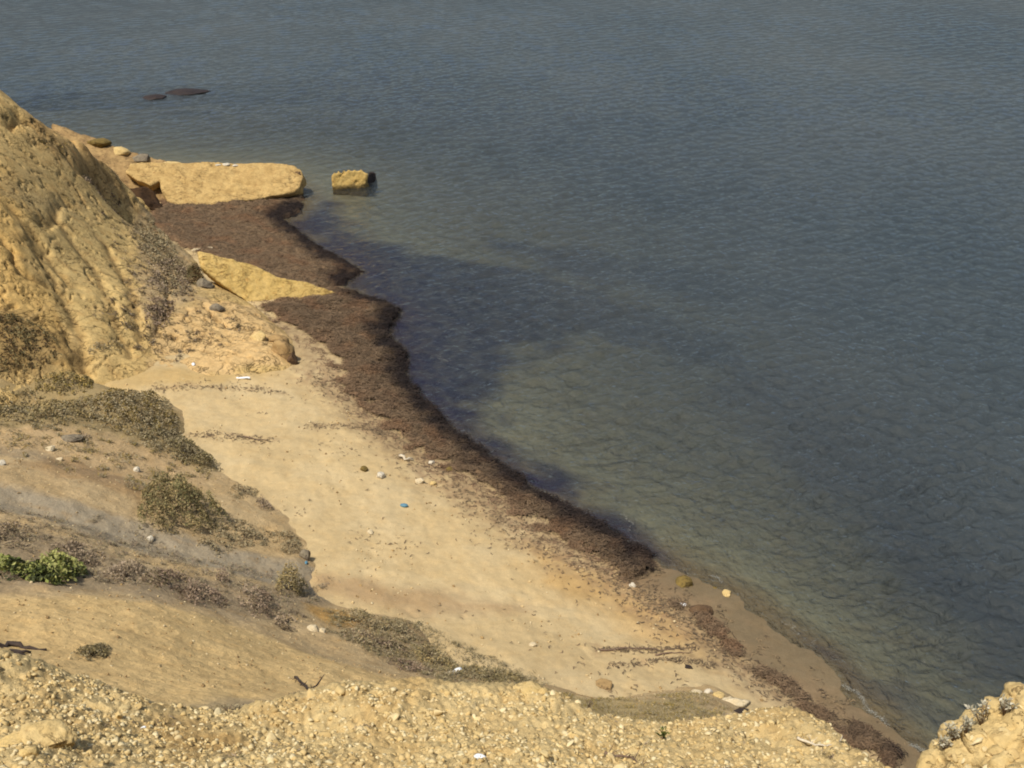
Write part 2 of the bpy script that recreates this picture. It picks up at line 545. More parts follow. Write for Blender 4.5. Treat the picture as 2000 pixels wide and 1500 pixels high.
cw += [(-15, 40, -1), (-20, 36, 0), (-30, 36, 3), (-24, 30, -2), (-42, 36, 6), (-34, 28, 0), (-28, 75, 2), (-45, 80, 5), (-60, 60, 14)]
GROOVES = [([(20, 400), (60, 470), (110, 560), (150, 640), (165, 700)], .35, .35), ([(75, 432), (130, 395)], .25, .4), ([(110, 420), (180, 520), (230, 640), (250, 690)], .3, .22),
           ([(60, 440), (90, 500), (140, 560)], .3, .35), ([(10, 240), (40, 225), (70, 250)], .3, .7), ([(200, 470), (255, 560), (270, 660)], .3, .25), ([(120, 640), (150, 700), (160, 720)], .4, .5),
           ([(0, 470), (40, 545), (90, 560)], .25, .4), ([(120, 290), (150, 330), (190, 350)], .3, .4), ([(395, 600), (440, 640), (520, 650)], .2, .3), ([(300, 650), (330, 600), (325, 540)], .2, .3),
           ([(200, 330), (240, 360), (262, 400)], .35, .5)]
_tmp = Layer(cw, lambda x, y, b: 0 * x)
GW = [(hits(g, [_tmp]), w, d * .9) for g, w, d in GROOVES]
CONG = hits([(300, 640), (400, 590), (500, 606), (572, 670), (556, 716), (400, 735), (290, 725)], [_tmp])     # broken conglomerate toe
OCH = hits([(-50, 300), (30, 330), (60, 430), (45, 520), (110, 600), (150, 690), (130, 715), (60, 640), (-50, 600)], [_tmp])
RIMZ = hits([(60, 225), (165, 272), (205, 320), (262, 395), (225, 390), (170, 340), (130, 320), (60, 270)], [_tmp])


def cliff_relief(x, y, b):
    r = 0.34 * fbm(x, y, 0.13, 2, 5)
    for g, w, d in GW:
        dd = line_d(x + 0.25 * pn2(x * 1.3, y * 1.3), y + 0.25 * pn2(x * 1.3, y * 1.3, 4), g)
        r = r - d * np.exp(-(dd / w) ** 2)
    f1, f2, _ = worley(x + .3 * pn2(x, y), y, 0.9, 2)
    cg = sstep(-0.6, 0.5, poly_sd(x, y, CONG))
    r = r + cg * (0.16 * (0.55 - f1))
    return r * sstep(-0.5, 1.5, b)


def grid_normals(V, nr, nc):
    G = V.reshape(nr, nc, 3); n = np.cross(np.gradient(G, axis=1), np.gradient(G, axis=0)).reshape(-1, 3)
    n /= np.linalg.norm(n, axis=1)[:, None] + 1e-9
    return n * np.where(n[:, 2] < 0, -1, 1)[:, None]


CLIFF = Layer(cw, cliff_relief, lo=-5, hi=24)
LAYERS.append(CLIFF)

# ------------------------------------------------------------------ hillside, lower left
HC = [(0, 742), (90, 735), (180, 752), (250, 768), (335, 782), (362, 850), (442, 925), (470, 950), (540, 985), (590, 1045), (622, 1098), (640, 1165), (700, 1186), (800, 1212), (830, 1250), (905, 1300), (985, 1322), (1065, 1338),
      (1150, 1362), (1245, 1352), (1330, 1338), (1400, 1340), (1452, 1378), (1500, 1422)]
hb = hits(HC, [BEACH, CLIFF])
hw = []
for i, p in enumerate(hb):
    a = hb[max(i - 1, 0)]; b = hb[min(i + 1, len(hb) - 1)]
    t = np.array([b[0] - a[0], b[1] - a[1]]); t /= np.linalg.norm(t) + 1e-9
    nrm = np.array([-t[1], t[0]])
    if nrm[0] + nrm[1] < 0: nrm = -nrm
    hw.append((p[0], p[1], p[2]))
    hw.append((p[0] + nrm[0] * 1.5, p[1] + nrm[1] * 1.5, p[2] - 1.3))
HP = [(-300, 760, 7), (-300, 950, 9.5), (-300, 1150, 13), (-300, 1300, 16),
      (0, 800, 5.4), (100, 800, 4.7), (200, 810, 4.1), (290, 830, 3.5), (0, 860, 6.3), (120, 870, 5.5), (250, 900, 4.4), (350, 920, 3.5), (400, 935, 3.1),
      (0, 930, 7.3), (150, 950, 6.4), (300, 985, 5.2), (420, 1010, 4.1), (520, 1050, 3.3), (0, 1020, 8.5), (150, 1050, 7.5), (300, 1065, 6.1), (450, 1090, 4.7), (560, 1120, 3.8),
      (0, 1100, 9.6), (150, 1120, 8.7), (300, 1130, 7.5), (450, 1150, 6.0), (580, 1180, 4.6), (0, 1155, 10.7), (200, 1165, 9.9), (350, 1190, 8.8), (480, 1220, 7.6), (600, 1262, 6.6), (700, 1225, 4.1), (780, 1260, 4.4),
      (720, 1290, 6.2), (850, 1330, 5.7), (1000, 1345, 4.6), (0, 1240, 12.3), (200, 1250, 11.5), (400, 1280, 10.3), (600, 1310, 8.8), (0, 1300, 13.4), (250, 1350, 13.0), (450, 1370, 12.2), (620, 1365, 10.8),
      (750, 1360, 9.3), (900, 1370, 8.3), (1080, 1390, 7.6), (1150, 1385, 6.4), (1250, 1390, 6.2), (1350, 1362, 4.6), (1420, 1385, 4.8), (1300, 1430, 7.6), (1450, 1440, 6.3), (1200, 1440, 8.8)]
hw += [tuple(at(x, y, z)) for x, y, z in HP]
hw += [(20, 14, 0), (16, 20, -1)]
PATH = None


def hill_relief(x, y, b):
    r = 0.16 * fbm(x, y, 0.3, 3, 21) + 0.05 * fbm(x, y, 1.3, 4, 22) + 0.03 * (0.5 - worley(x + .1 * pn2(x * 2, y * 2), y, 3.5, 24)[0])
    if PATH is not None:
        r = r - 0.22 * np.exp(-(line_d(x, y, PATH) / 0.8) ** 2)
    return r * sstep(-1, 1.5, b)


_h0 = Layer(hw, lambda x, y, b: 0 * x)
PATH = hits([(-60, 960), (60, 985), (170, 1015), (280, 1050), (400, 1085), (560, 1122), (640, 1150)], [_h0])
PATH2 = hits([(-60, 868), (60, 886), (180, 926), (272, 952)], [_h0])
HILL = Layer(hw, hill_relief, lo=-3, hi=22)
LAYERS.append(HILL)

# ------------------------------------------------------------------ rubble slope in the foreground
RIM = [(-150, 1262, 16.8), (0, 1284, 16.5), (80, 1296, 16.3), (140, 1318, 16.2), (230, 1350, 16.2), (330, 1383, 16.2), (430, 1400, 16.2), (500, 1392, 16.0), (600, 1366, 15.6), (750, 1348, 15.3), (880, 1352, 15.3),
       (1000, 1350, 15.3), (1080, 1360, 15.4), (1180, 1398, 15.7), (1300, 1420, 15.9), (1420, 1418, 15.9), (1560, 1412, 15.9), (1640, 1440, 16.2), (1740, 1500, 16.8), (1850, 1560, 17.4), (2050, 1620, 18.0), (2300, 1650, 18.4)]
fw = []
for x, y, z in RIM:
    p = at(x, y, z); fw.append(tuple(p))
    fw.append((p[0] + .1, p[1] + 1.2, z - 2.2)); fw.append((p[0] + .2, p[1] + 3.2, z - 6.5)); fw.append((p[0] + .3, p[1] + 6, z - 12))
fw += [tuple(at(x, y, z)) for x, y, z in [(-200, 1400, 18.6), (0, 1400, 18.0), (250, 1430, 17.6), (500, 1440, 17.1), (750, 1430, 17.0), (1000, 1430, 17.0), (1250, 1460, 17.0), (1500, 1460, 17.0), (1650, 1480, 17.1),
                                          (-200, 1500, 20.0), (0, 1500, 19.7), (300, 1500, 19.1), (600, 1500, 18.5), (1000, 1500, 18.4), (1300, 1500, 18.0), (1600, 1510, 17.6),
                                          (0, 1700, 22), (500, 1700, 21.4), (1000, 1700, 21.2), (1500, 1700, 20.8), (2000, 1750, 20.4), (1000, 2000, 23.4), (0, 2000, 24), (2000, 2000, 23)]]


def fore_relief(x, y, b):
    f1, f2, _ = worley(x + .08 * pn2(x * 3, y * 3), y + .08 * pn2(x * 3, y * 3, 3), 7.0, 3)
    g1, g2, _ = worley(x + .1 * pn2(x * 2, y * 2), y, 2.6, 6)
    return 0.16 * fbm(x, y, 0.55, 3, 31) + 0.10 * (0.5 - f1) + 0.10 * (0.5 - g1) * sstep(-.2, .5, fbm(x, y, .8, 2, 33)) + 0.03 * fbm(x, y, 9, 2, 32)


FORE = Layer(fw, fore_relief, lo=-5, hi=25)
LAYERS.append(FORE)


def mask(x, y, poly_px, w=0.8, nz=0.5, f=1.2, layers=None, s=0.0):
    P = hits(poly_px, layers)
    sd = poly_sd(x, y, P) + nz * fbm(x, y, f, 4, s)
    return sstep(-w, w, sd)


def blend(col, m, c):
    return col * (1 - m[:, None]) + np.asarray(c)[None, :] * m[:, None]


def base_col(n, c): return np.tile(np.asarray(c), (n, 1))


# ---- beach + seabed sheet
x, y, nr, nc = fan(-33, 34, 640, 21, 230, 560)
b0 = np.clip(BEACH.r(x, y), -9, 7)
z = b0 + beach_relief(x, y, b0)
col = base_col(len(x), c3(196, 171, 124))
col = blend(col, sstep(-.2, .6, fbm(x, y, 0.35, 3, 41)) * .5, c3(204, 182, 138))
col = blend(col, mask(x, y, [(1050, 1080), (1250, 1150), (1400, 1260), (1330, 1270), (1180, 1200), (1050, 1140)], 1.5, 1, .6, [BEACH]) * .6, c3(186, 146, 84))
col = blend(col, mask(x, y, [(600, 1120), (900, 1165), (1010, 1185), (960, 1198), (800, 1200), (640, 1160)], .8, .7, .6, [BEACH]) * .55, c3(150, 118, 84))
col = blend(col, mask(x, y, [(200, 715), (560, 722), (420, 748), (200, 760)], .7, .7, .6, [BEACH]) * .5, c3(190, 156, 92))
TIDE = [[(620, 740), (700, 760), (740, 800), (780, 860), (860, 930)], [(880, 945), (960, 1000), (1050, 1060), (1200, 1130), (1300, 1200)], [(1240, 1150), (1330, 1200), (1420, 1280), (1520, 1350), (1640, 1420)],
        [(380, 850), (450, 852), (530, 862)], [(300, 760), (420, 757), (540, 765)], [(600, 835), (690, 832), (760, 850)], [(1160, 1268), (1260, 1270), (1360, 1266)], [(1200, 1300), (1300, 1290), (1400, 1300)]]
TW = [hits(t, [BEACH]) for t in TIDE]
for i, t in enumerate(TW):
    w = [1.5, 1.1, .8, .35, .25, .35, .2, .2][i]
    dd = line_d(x + .4 * fbm(x, y, .8, 2, 4), y + .4 * fbm(x, y, .8, 2, 6), t)
    col = blend(col, np.exp(-(dd / w) ** 2) * sstep(-.35, .5, fbm(x, y, 2.2, 4, 50 + i)) * (.55 if i < 3 else .4), c3(138, 106, 78))
wet = sstep(.42, .20, z + .06 * fbm(x, y, .9, 3, 57))
col = blend(col, wet * .9, c3(106, 92, 70))
NB = hits([(560, 640), (650, 730), (760, 850), (900, 925), (1010, 1015), (1120, 1085), (1260, 1150), (1340, 1215), (1440, 1300), (1560, 1370), (1680, 1440)], [BEACH])
nb_d = line_d(x, y, NB)
col = blend(col, sstep(2.4, .3, nb_d + 1.1 * fbm(x, y, .8, 4, 58)) * (.55 + .35 * fbm(x, y, 3, 3, 59)).clip(0, 1), c3(140, 116, 86))
# seabed: pale sand with dark seagrass meadows
gm = np.zeros(len(x))
for pg, w in [([(560, 430), (640, 400), (720, 470), (860, 500), (1000, 520), (1180, 570), (1420, 660), (1500, 740), (1330, 700), (1150, 650), (1000, 700), (930, 800), (1010, 880), (1130, 960), (1260, 1060), (1330, 1110), (1290, 1120), (1180, 1040), (1000, 940), (860, 830), (770, 740), (740, 660), (700, 570)], 1.3),
              ([(950, 470), (1200, 500), (1500, 540), (1800, 560), (2100, 560), (2100, 640), (1700, 620), (1400, 590), (1100, 545)], 2.0),
              ([(1480, 700), (1700, 740), (2100, 760), (2100, 1330), (1950, 1290), (1800, 1180), (1700, 1050), (1600, 950), (1500, 850), (1380, 760)], 2.5),
              ([(1560, 1235), (1640, 1290), (1760, 1330), (1900, 1420), (1880, 1470), (1760, 1390), (1640, 1320)], .9)]:
    gm = np.maximum(gm, (.45 if w == .9 else 1.0) * mask(x, y, pg, w * 1.2, 1.9, .3, [BEACH], 3) if len(pg) else 0)
gm = np.maximum(gm, sstep(3.2, 5.0, -z) * .85)
bed = base_col(len(x), c3(150, 142, 114))
bed = blend(bed, sstep(-.2, .6, fbm(x, y, 0.6, 4, 43)) * .35, c3(140, 122, 86))
bed = blend(bed, sstep(-.6, -.05, z) * .9, c3(122, 102, 74))
bed = blend(bed, gm * (.86 + .14 * sstep(-.4, .4, fbm(x, y, .9, 3, 45))), c3(48, 40, 62))
bed = blend(bed, mask(x, y, [(250, 190), (320, 178), (430, 172), (440, 190), (330, 205)], 1.5, 1, .5, [BEACH]) * .8, c3(110, 80, 66))
uw = sstep(.02, -.10, z)
col = col * (1 - uw[:, None]) + bed * uw[:, None]
V = np.stack([x, y, z], -1)
F = grid_faces(nr, nc)
fz = z[F].mean(1)
# keep the sheet where it can be ground: not deep under the hills
under = (np.max([CLIFF.smooth(x, y), HILL.smooth(x, y), FORE.smooth(x, y)], 0) - z)[F].min(1) > 1.2
Fb = F[(fz > -0.12) & ~under]; Fs = F[(fz <= -0.12)]
v, f, c_ = compact(V, Fb, col); beach_o = tag(link_mesh('beach', np_mesh('beach', v, f, c_), M_SAND), kind='structure')
v, f, c_ = compact(V, Fs, col); tag(link_mesh('seabed', np_mesh('seabed', v, f, c_), M_BED), kind='structure')
# the sea floor goes on to the horizon
x, y, nr, nc = fan(-100, 100, 60, 225, 8500, 24)
v = np.stack([x, y, np.full(len(x), -9.2)], -1)
tag(link_mesh('sea_floor', np_mesh('sea_floor', v, grid_faces(nr, nc), base_col(len(x), c3(54, 48, 58))), M_BED), kind='structure')

# ---- cliff sheet
x, y, nr, nc = fan(-46, -3, 620, 38, 112, 520)
b0 = np.clip(CLIFF.r(x, y), -5, 24)
z = b0 + cliff_relief(x, y, b0)
L = [CLIFF]
col = base_col(len(x), c3(206, 175, 114))
col = blend(col, sstep(-.3, .5, fbm(x, y, .28, 4, 60)) * .5, c3(202, 170, 108))
col = blend(col, sstep(-.5, .4, poly_sd(x, y, OCH) + .9 * fbm(x, y, .8, 4, 61)) * .45, c3(214, 170, 94))
col = blend(col, mask(x, y, [(60, 430), (130, 400), (250, 420), (265, 640), (230, 690), (150, 640), (100, 560)], .9, .6, .7, L) * .6, c3(200, 172, 112))
col = blend(col, mask(x, y, [(0, 330), (80, 380), (180, 400), (120, 420), (30, 390), (-20, 360)], .8, .6, .7, L) * .5, c3(178, 156, 110))
col = blend(col, mask(x, y, [(255, 425), (300, 420), (390, 520), (395, 590), (345, 610), (300, 650), (270, 600), (275, 500)], .6, .7, .9, L) * .75, c3(160, 140, 108))
col = blend(col, sstep(-.6, .6, poly_sd(x, y, RIMZ) + .6 * fbm(x, y, .8, 4, 63)) * .5, c3(200, 160, 102))
col = blend(col, sstep(-.4, .4, poly_sd(x, y, CONG) + .5 * fbm(x, y, .9, 4, 64)) * .7, c3(208, 174, 122))
col = blend(col, mask(x, y, [(-40, 600), (60, 620), (150, 700), (140, 730), (0, 740), (-40, 740)], .7, .7, .8, L) * .7, c3(132, 108, 68))
col = blend(col, mask(x, y, [(90, 270), (190, 280), (300, 320), (200, 330), (110, 300)], .8, .9, .8, L) * sstep(0, .4, fbm(x, y, 1.1, 4, 66)) * .6, c3(150, 112, 66))
f1, f2, _ = worley(x + .4 * pn2(x, y), y, .55, 8)
col = blend(col, sstep(.10, .0, f2 - f1) * .35 * sstep(-.1, .5, fbm(x, y, .3, 3, 67)), c3(120, 96, 58))
col = blend(col, sstep(.15, .6, fbm(x, y, 1.3, 5, 68)) * .35, c3(184, 146, 90))
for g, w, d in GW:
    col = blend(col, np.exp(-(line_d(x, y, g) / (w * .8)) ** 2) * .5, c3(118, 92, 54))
V = np.stack([x, y, z], -1)
keep = (z > -1.5) & (z > BEACH.smooth(x, y) - 1.0)
nrm = grid_normals(V, nr, nc)
och = sstep(-.5, .5, poly_sd(x, y, OCH)); cgm = sstep(-.6, .5, poly_sd(x, y, CONG)); rzm = sstep(-.6, .5, poly_sd(x, y, RIMZ))
rid = 1 - 2 * np.abs(fbm3(V * [1, 1, 1.5], .38, 5, 3.3, .42))
bedp = (V @ np.array([.35, .15, .95])) * 1.1 + .8 * fbm3(V, .25, 3, 9.1)
ledge = (np.abs(bedp % 1.0 - .5) * 2) ** 2
d = .10 * rid + .045 * (1 - 2 * np.abs(fbm3(V, 2.6, 4, 5.5))) + .13 * (ledge - .3) * sstep(-.1, .4, fbm3(V, .18, 2, 4.4))
d = d + (och * .11 + cgm * .09 + rzm * .14) * (1 - 2 * np.abs(fbm3(V, 1.3, 4, 7.7)))
smo = np.maximum(mask(x, y, [(50, 420), (130, 395), (250, 415), (270, 640), (235, 700), (150, 660), (90, 560)], .5, .3, .7, L), mask(x, y, [(-60, 250), (60, 270), (150, 320), (240, 410), (120, 410), (40, 420), (-60, 420)], .5, .3, .7, L))
d = d * (.6 - .48 * smo)
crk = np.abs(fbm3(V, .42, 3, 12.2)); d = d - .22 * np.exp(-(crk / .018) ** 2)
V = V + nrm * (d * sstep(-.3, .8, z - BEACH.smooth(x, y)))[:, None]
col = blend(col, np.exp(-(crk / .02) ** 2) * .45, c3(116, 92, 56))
col = blend(col, sstep(.55, .95, ledge) * sstep(-.1, .4, fbm3(V, .18, 2, 4.4)) * .4, c3(200, 168, 112))
nrm = None
v, f, c_ = compact(V, grid_faces(nr, nc, keep), col)
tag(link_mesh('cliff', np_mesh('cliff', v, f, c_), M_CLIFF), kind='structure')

# ---- hillside sheet
x, y, nr, nc = fan(-40, 28, 760, 13.5, 56, 520)
b0 = np.clip(HILL.r(x, y), -3, 22)
z = b0 + hill_relief(x, y, b0)
L = [HILL]
col = base_col(len(x), c3(192, 166, 122))
col = blend(col, sstep(-.3, .5, fbm(x, y, .4, 4, 70)) * .4, c3(178, 148, 100))
col = blend(col, mask(x, y, [(0, 830), (200, 835), (330, 880), (430, 935), (360, 960), (200, 945), (80, 890), (0, 860)], .6, .5, .8, L) * .6, c3(188, 158, 114))
col = blend(col, mask(x, y, [(-80, 740), (200, 750), (335, 785), (440, 920), (400, 920), (280, 870), (130, 830), (-80, 830)], .5, .6, .9, L) * .65, c3(132, 116, 76))
col = blend(col, sstep(.9, .3, line_d(x, y, PATH2) + .25 * fbm(x, y, .9, 3, 73)) * .75, c3(154, 136, 106))
col = blend(col, mask(x, y, [(-60, 1020), (100, 1045), (200, 1085), (400, 1130), (640, 1165), (640, 1185), (560, 1200), (480, 1210), (200, 1155), (-60, 1150)], .5, .5, .8, L) * .7, c3(152, 134, 106))
col = blend(col, sstep(1.7, 1.0, line_d(x, y, PATH) + .3 * fbm(x, y, .9, 3, 72)) * .95, c3(160, 146, 120))
col = blend(col, mask(x, y, [(130, 890), (300, 960), (290, 985), (160, 940), (20, 905)], .4, .4, .8, L) * .5, c3(150, 118, 78))
col = blend(col, mask(x, y, [(-60, 1160), (200, 1168), (480, 1225), (640, 1290), (850, 1345), (700, 1370), (300, 1380), (-60, 1300)], .4, .3, .8, L) * .9, c3(214, 182, 124))
col = blend(col, mask(x, y, [(640, 1200), (800, 1215), (1050, 1335), (860, 1340), (740, 1290)], .5, .5, .8, L) * .6, c3(146, 124, 92))
col = blend(col, mask(x, y, [(1080, 1350), (1250, 1375), (1360, 1365), (1400, 1420), (1100, 1420)], .4, .3, .8, L) * .7, c3(160, 142, 96))
col = blend(col, mask(x, y, [(590, 1180), (680, 1190), (700, 1215), (640, 1230)], .3, .3, .8, L) * .6, c3(184, 138, 60))
col = blend(col, mask(x, y, [(340, 1370), (450, 1360), (560, 1385), (430, 1400)], .3, .2, .9, L) * .6, c3(150, 136, 108))
col = blend(col, sstep(.2, .6, fbm(x, y, 1.8, 4, 74)) * .25, c3(160, 128, 80))
V = np.stack([x, y, z], -1)
oth = np.maximum(BEACH.smooth(x, y), CLIFF.smooth(x, y))
keep = (z > -0.8) & (z > oth - 0.8) & (z > FORE.smooth(x, y) - 2.5)
v, f, c_ = compact(V, grid_faces(nr, nc, keep), col)
tag(link_mesh('hillside', np_mesh('hillside', v, f, c_), M_HILL), kind='structure')

# ---- foreground rubble slope sheet
x, y, nr, nc = fan(-48, 48, 900, 3.5, 24, 420)
b0 = np.clip(FORE.r(x, y), -5, 25)
z = b0 + fore_relief(x, y, b0)
L = [FORE]
col = base_col(len(x), c3(202, 177, 124))
col = blend(col, sstep(-.2, .5, fbm(x, y, .9, 4, 80)) * .5, c3(186, 152, 94))
col = blend(col, mask(x, y, [(250, 1360), (400, 1410), (480, 1470), (380, 1480), (300, 1440)], .3, .3, 1.5, L) * .5, c3(160, 126, 74))
f1, f2, idv = worley(x + .08 * pn2(x * 3, y * 3), y + .08 * pn2(x * 3, y * 3, 3), 7.0, 3)
col = col * (0.86 + 0.26 * idv[:, None])
V = np.stack([x, y, z], -1)
keep = z > 2.0
v, f, c_ = compact(V, grid_faces(nr, nc, keep), col)
tag(link_mesh('rubble_slope', np_mesh('rubble_slope', v, f, c_), M_FORE), kind='structure')

# ------------------------------------------------------------------ the sea
def dense_axis(segs):
    out = []
    for a, b, n in segs: out.append(np.linspace(a, b, n, endpoint=False))
    out.append([segs[-1][1]])
    return np.concatenate(out)


az = np.radians(dense_axis([(-100, -34, 12), (-34, -27, 40), (-27, 27, 900), (27, 34, 40), (34, 100, 12)]))
lr = dense_axis([(math.log(10), math.log(25), 12), (math.log(25), math.log(120), 640), (math.log(120), math.log(280), 220), (math.log(280), math.log(8500), 60)])
A, R = np.meshgrid(az, np.exp(lr))
x, y = (R * np.sin(A)).ravel(), (R * np.cos(A)).ravel()
nr, nc = A.shape
Rr = R.ravel()
depth = np.clip(-np.where(Rr < 140, BEACH.smooth(x, y), -8.0), 0, 9)
wv = np.random.default_rng(11)
eta = np.zeros(len(x))
shoal = sstep(0.0, 1.6, depth)
gust = 0.75 + 0.5 * sstep(-.6, .6, fbm(x, y, 0.035, 3, 90))
wx = x + 0.5 * fbm(x, y, .15, 2, 91); wy = y + 0.5 * fbm(x, y, .15, 2, 92)
for i in range(110):
    lam = 0.34 * (2.6 / 0.34) ** (wv.random() ** 1.2)
    th = math.radians(-58) + wv.normal() * 0.30
    if i % 4 == 0: th = math.radians(-118) + wv.normal() * 0.35
    k = 2 * math.pi / lam
    amp = 0.0090 * lam ** 0.5 * (.85 + .35 * math.exp(-((lam - 1.1) / .5) ** 2))
    fade = np.clip(1.6 - Rr * (0.012 / lam) * .9, 0, 1) if lam < 2.5 else 1.0
    ph = k * (wx * math.cos(th) + wy * math.sin(th)) + wv.random() * 6.283
    eta += amp * fade * (np.sin(ph) + 0.25 * np.cos(2 * ph))
eta *= gust * (0.12 + 0.88 * shoal) * np.clip(1.3 - Rr / 900, 0, 1)
z = eta
V = np.stack([x, y, z], -1)
mx = depth
keep = ~((Rr < 140) & (BEACH.smooth(x, y) > 0.35)) & (Rr > 20)
v, f, c_, dp = compact(V, grid_faces(nr, nc, keep), base_col(len(x), (1, 1, 1)), depth)
n = NT('sea_water')
dpt = n.attr('depth', True)
tr = n.math('EXPONENT', n.math('MULTIPLY', dpt, -0.50))
rip = n.noise(2.2, 4, 0.6, n.scale(n.pos, 1.0, 0.7, 1.0), 0.4)
rip2 = n.noise(5.0, 4, 0.65, n.scale(n.pos, 1.0, 0.8, 1.0))
nb = n.bump(rip2, 0.9, 0.08, n.bump(rip, 0.9, 0.28))
body = n.n('ShaderNodeBsdfDiffuse')
patch = n.noise(0.035, 4, 0.6, n.scale(n.pos, 1.0, 0.6, 1.0))
n.put(body.inputs['Color'], n.mix(n.rng(patch, .35, .65, 0, 1), (0.042, 0.053, 0.055), (0.062, 0.070, 0.066)))
n.put(body.inputs['Normal'], nb)
trn = n.n('ShaderNodeBsdfTransparent'); trn.inputs[0].default_value = (0.88, 0.92, 0.91, 1)
mx = n.n('ShaderNodeMixShader'); n.put(mx.inputs[0], tr)
n.t.links.new(body.outputs[0], mx.inputs[1]); n.t.links.new(trn.outputs[0], mx.inputs[2])
gl = n.n('ShaderNodeBsdfGlossy'); gl.inputs['Roughness'].default_value = 0.07
n.put(gl.inputs['Normal'], nb)
fr = n.n('ShaderNodeFresnel'); fr.inputs['IOR'].default_value = 1.333; n.put(fr.inputs['Normal'], nb)
m2 = n.n('ShaderNodeMixShader'); n.put(m2.inputs[0], fr.outputs[0])
n.t.links.new(mx.outputs[0], m2.inputs[1]); n.t.links.new(gl.outputs[0], m2.inputs[2])
n.t.links.new(m2.outputs[0], n.out.inputs['Surface'])
sea = tag(link_mesh('sea', np_mesh('sea', v, f, None, {'depth': dp}), n.m), kind='structure')

# ------------------------------------------------------------------ banks of dead seagrass along the waterline
WR_A = [(290, 405), (330, 385), (420, 385), (560, 370), (592, 380), (588, 418), (550, 428), (594, 462), (644, 498), (712, 532), (655, 560), (560, 570), (470, 540), (385, 500), (330, 470), (285, 440)]
WR_B = [(470, 590), (560, 580), (655, 566), (702, 575), (782, 606), (756, 650), (794, 690), (794, 735), (836, 790), (884, 838), (936, 876), (996, 920), (1066, 968), (1136, 1008), (1206, 1048), (1272, 1084), (1282, 1125),
        (1240, 1130), (1180, 1112), (1080, 1072), (1000, 1012), (940, 962), (860, 920), (790, 880), (735, 840), (650, 765), (640, 720), (595, 665), (540, 640)]
WR_C = [(1270, 1125), (1340, 1178), (1400, 1196), (1446, 1248), (1486, 1288), (1606, 1368), (1726, 1428), (1822, 1495), (1740, 1520), (1600, 1425), (1500, 1345), (1400, 1272), (1330, 1212), (1262, 1160)]


SHW = at(*np.array(SHORE, float).T, 0.0)


def wrack(poly, thick, x0, x1, y0, y1, st, edge, seed, dens, name='seagrass_bank'):
    P = hits(poly, [BEACH])
    X, Y = np.meshgrid(np.arange(x0, x1, st), np.arange(y0, y1, st)); nr, nc = X.shape
    x, y = X.ravel(), Y.ravel()
    sd = poly_sd(x, y, P) + .35 * fbm(x, y, .8, 4, seed)
    bz = BEACH.h(x, y, True)
    wl = np.clip(bz, 0, 1)                               # height above the sea
    land = sstep(0, edge, sd)
    sea_side = sstep(0, .25, sd)
    k = np.where(wl < .35, sea_side, land) if dens < .9 else land
    th = thick * k * (0.75 + .5 * fbm(x, y, .7, 3, seed + 1) + .35 * fbm(x, y, 3, 3, seed + 2))
    tex = fbm(x, y, 2.5, 4, seed + 3)
    keep = (sd > 0) & (th > .01) & ((k + .8 * fbm(x, y, 1.0, 5, seed + 8) + .3 * tex) > dens)
    z = bz + th + .02
    col = base_col(len(x), c3(122, 101, 76))
    col = blend(col, sstep(-.3, .5, tex) * .6, c3(104, 82, 60))
    col = blend(col, sstep(0, .6, fbm(x, y, .5, 4, seed + 5)) * .4, c3(132, 94, 64))
    col = blend(col, sstep(edge * 1.0, 0, sd) * sstep(.35, .6, wl) * .65, c3(148, 116, 84))
    wet = sstep(2.1, .3, line_d(x, y, SHW) + .7 * fbm(x, y, .8, 3, seed + 6))
    col = blend(col, wet * .95, c3(36, 29, 27))
    v, f, c_ = compact(np.stack([x, y, z], -1), grid_faces(nr, nc, keep), col)
    o = tag(link_mesh(name, np_mesh(name, v, f, c_), M_WRACK), kind='stuff')
    return o, P, (v, c_)


wa, PA, da = wrack(WR_A, .28, -34, -8, 66, 96, .14, 1.0, 3, .2)
wa['label'] = 'brown seagrass bank in the cove between the two sandstone slabs'; wa['category'] = 'seaweed'
wb, PB, db = wrack(WR_B, .30, -20, 8, 34, 76, .12, 2.2, 13, .55)
wb['label'] = 'long brown seagrass bank along the curve of the beach'; wb['category'] = 'seaweed'
wc, PC, dc = wrack(WR_C, .08, 3, 18, 24, 40, .07, .8, 23, 1.0)
wc['label'] = 'thin broken line of brown seagrass beside the wet sand'; wc['category'] = 'seaweed'


def strands(name, pts, zs, cols, L, Wd, seed, mat=None, tilt=.35):
    """flat curled ribbons lying on the points"""
    r = np.random.default_rng(seed); n = len(pts)
    an = r.random(n) * 6.283; ln = L * (.5 + r.random(n)); wd = Wd * (.6 + .8 * r.random(n))
    d = np.stack([np.cos(an), np.sin(an), (r.random(n) - .3) * tilt], -1)
    s = np.stack([-np.sin(an), np.cos(an), (r.random(n) - .5) * .8], -1) * wd[:, None]
    c = np.stack([pts[:, 0], pts[:, 1], zs], -1)
    a = c - d * ln[:, None] * .5; b = c + d * ln[:, None] * .5; m = c + s * 1.5 + [0, 0, .02]
    V = np.stack([a - s * .4, a + s * .4, m + s * .5, b, m - s * .5], 1).reshape(-1, 3)
    i = np.arange(n)[:, None] * 5
    F = np.concatenate([i + [0, 1, 2], i + [0, 2, 4], i + [4, 2, 3]], 0)
    C = np.repeat(cols, 5, axis=0)
    o = link_mesh(name, np_mesh(name, V, F, C), mat or M_STRAND, None, False)
    return o


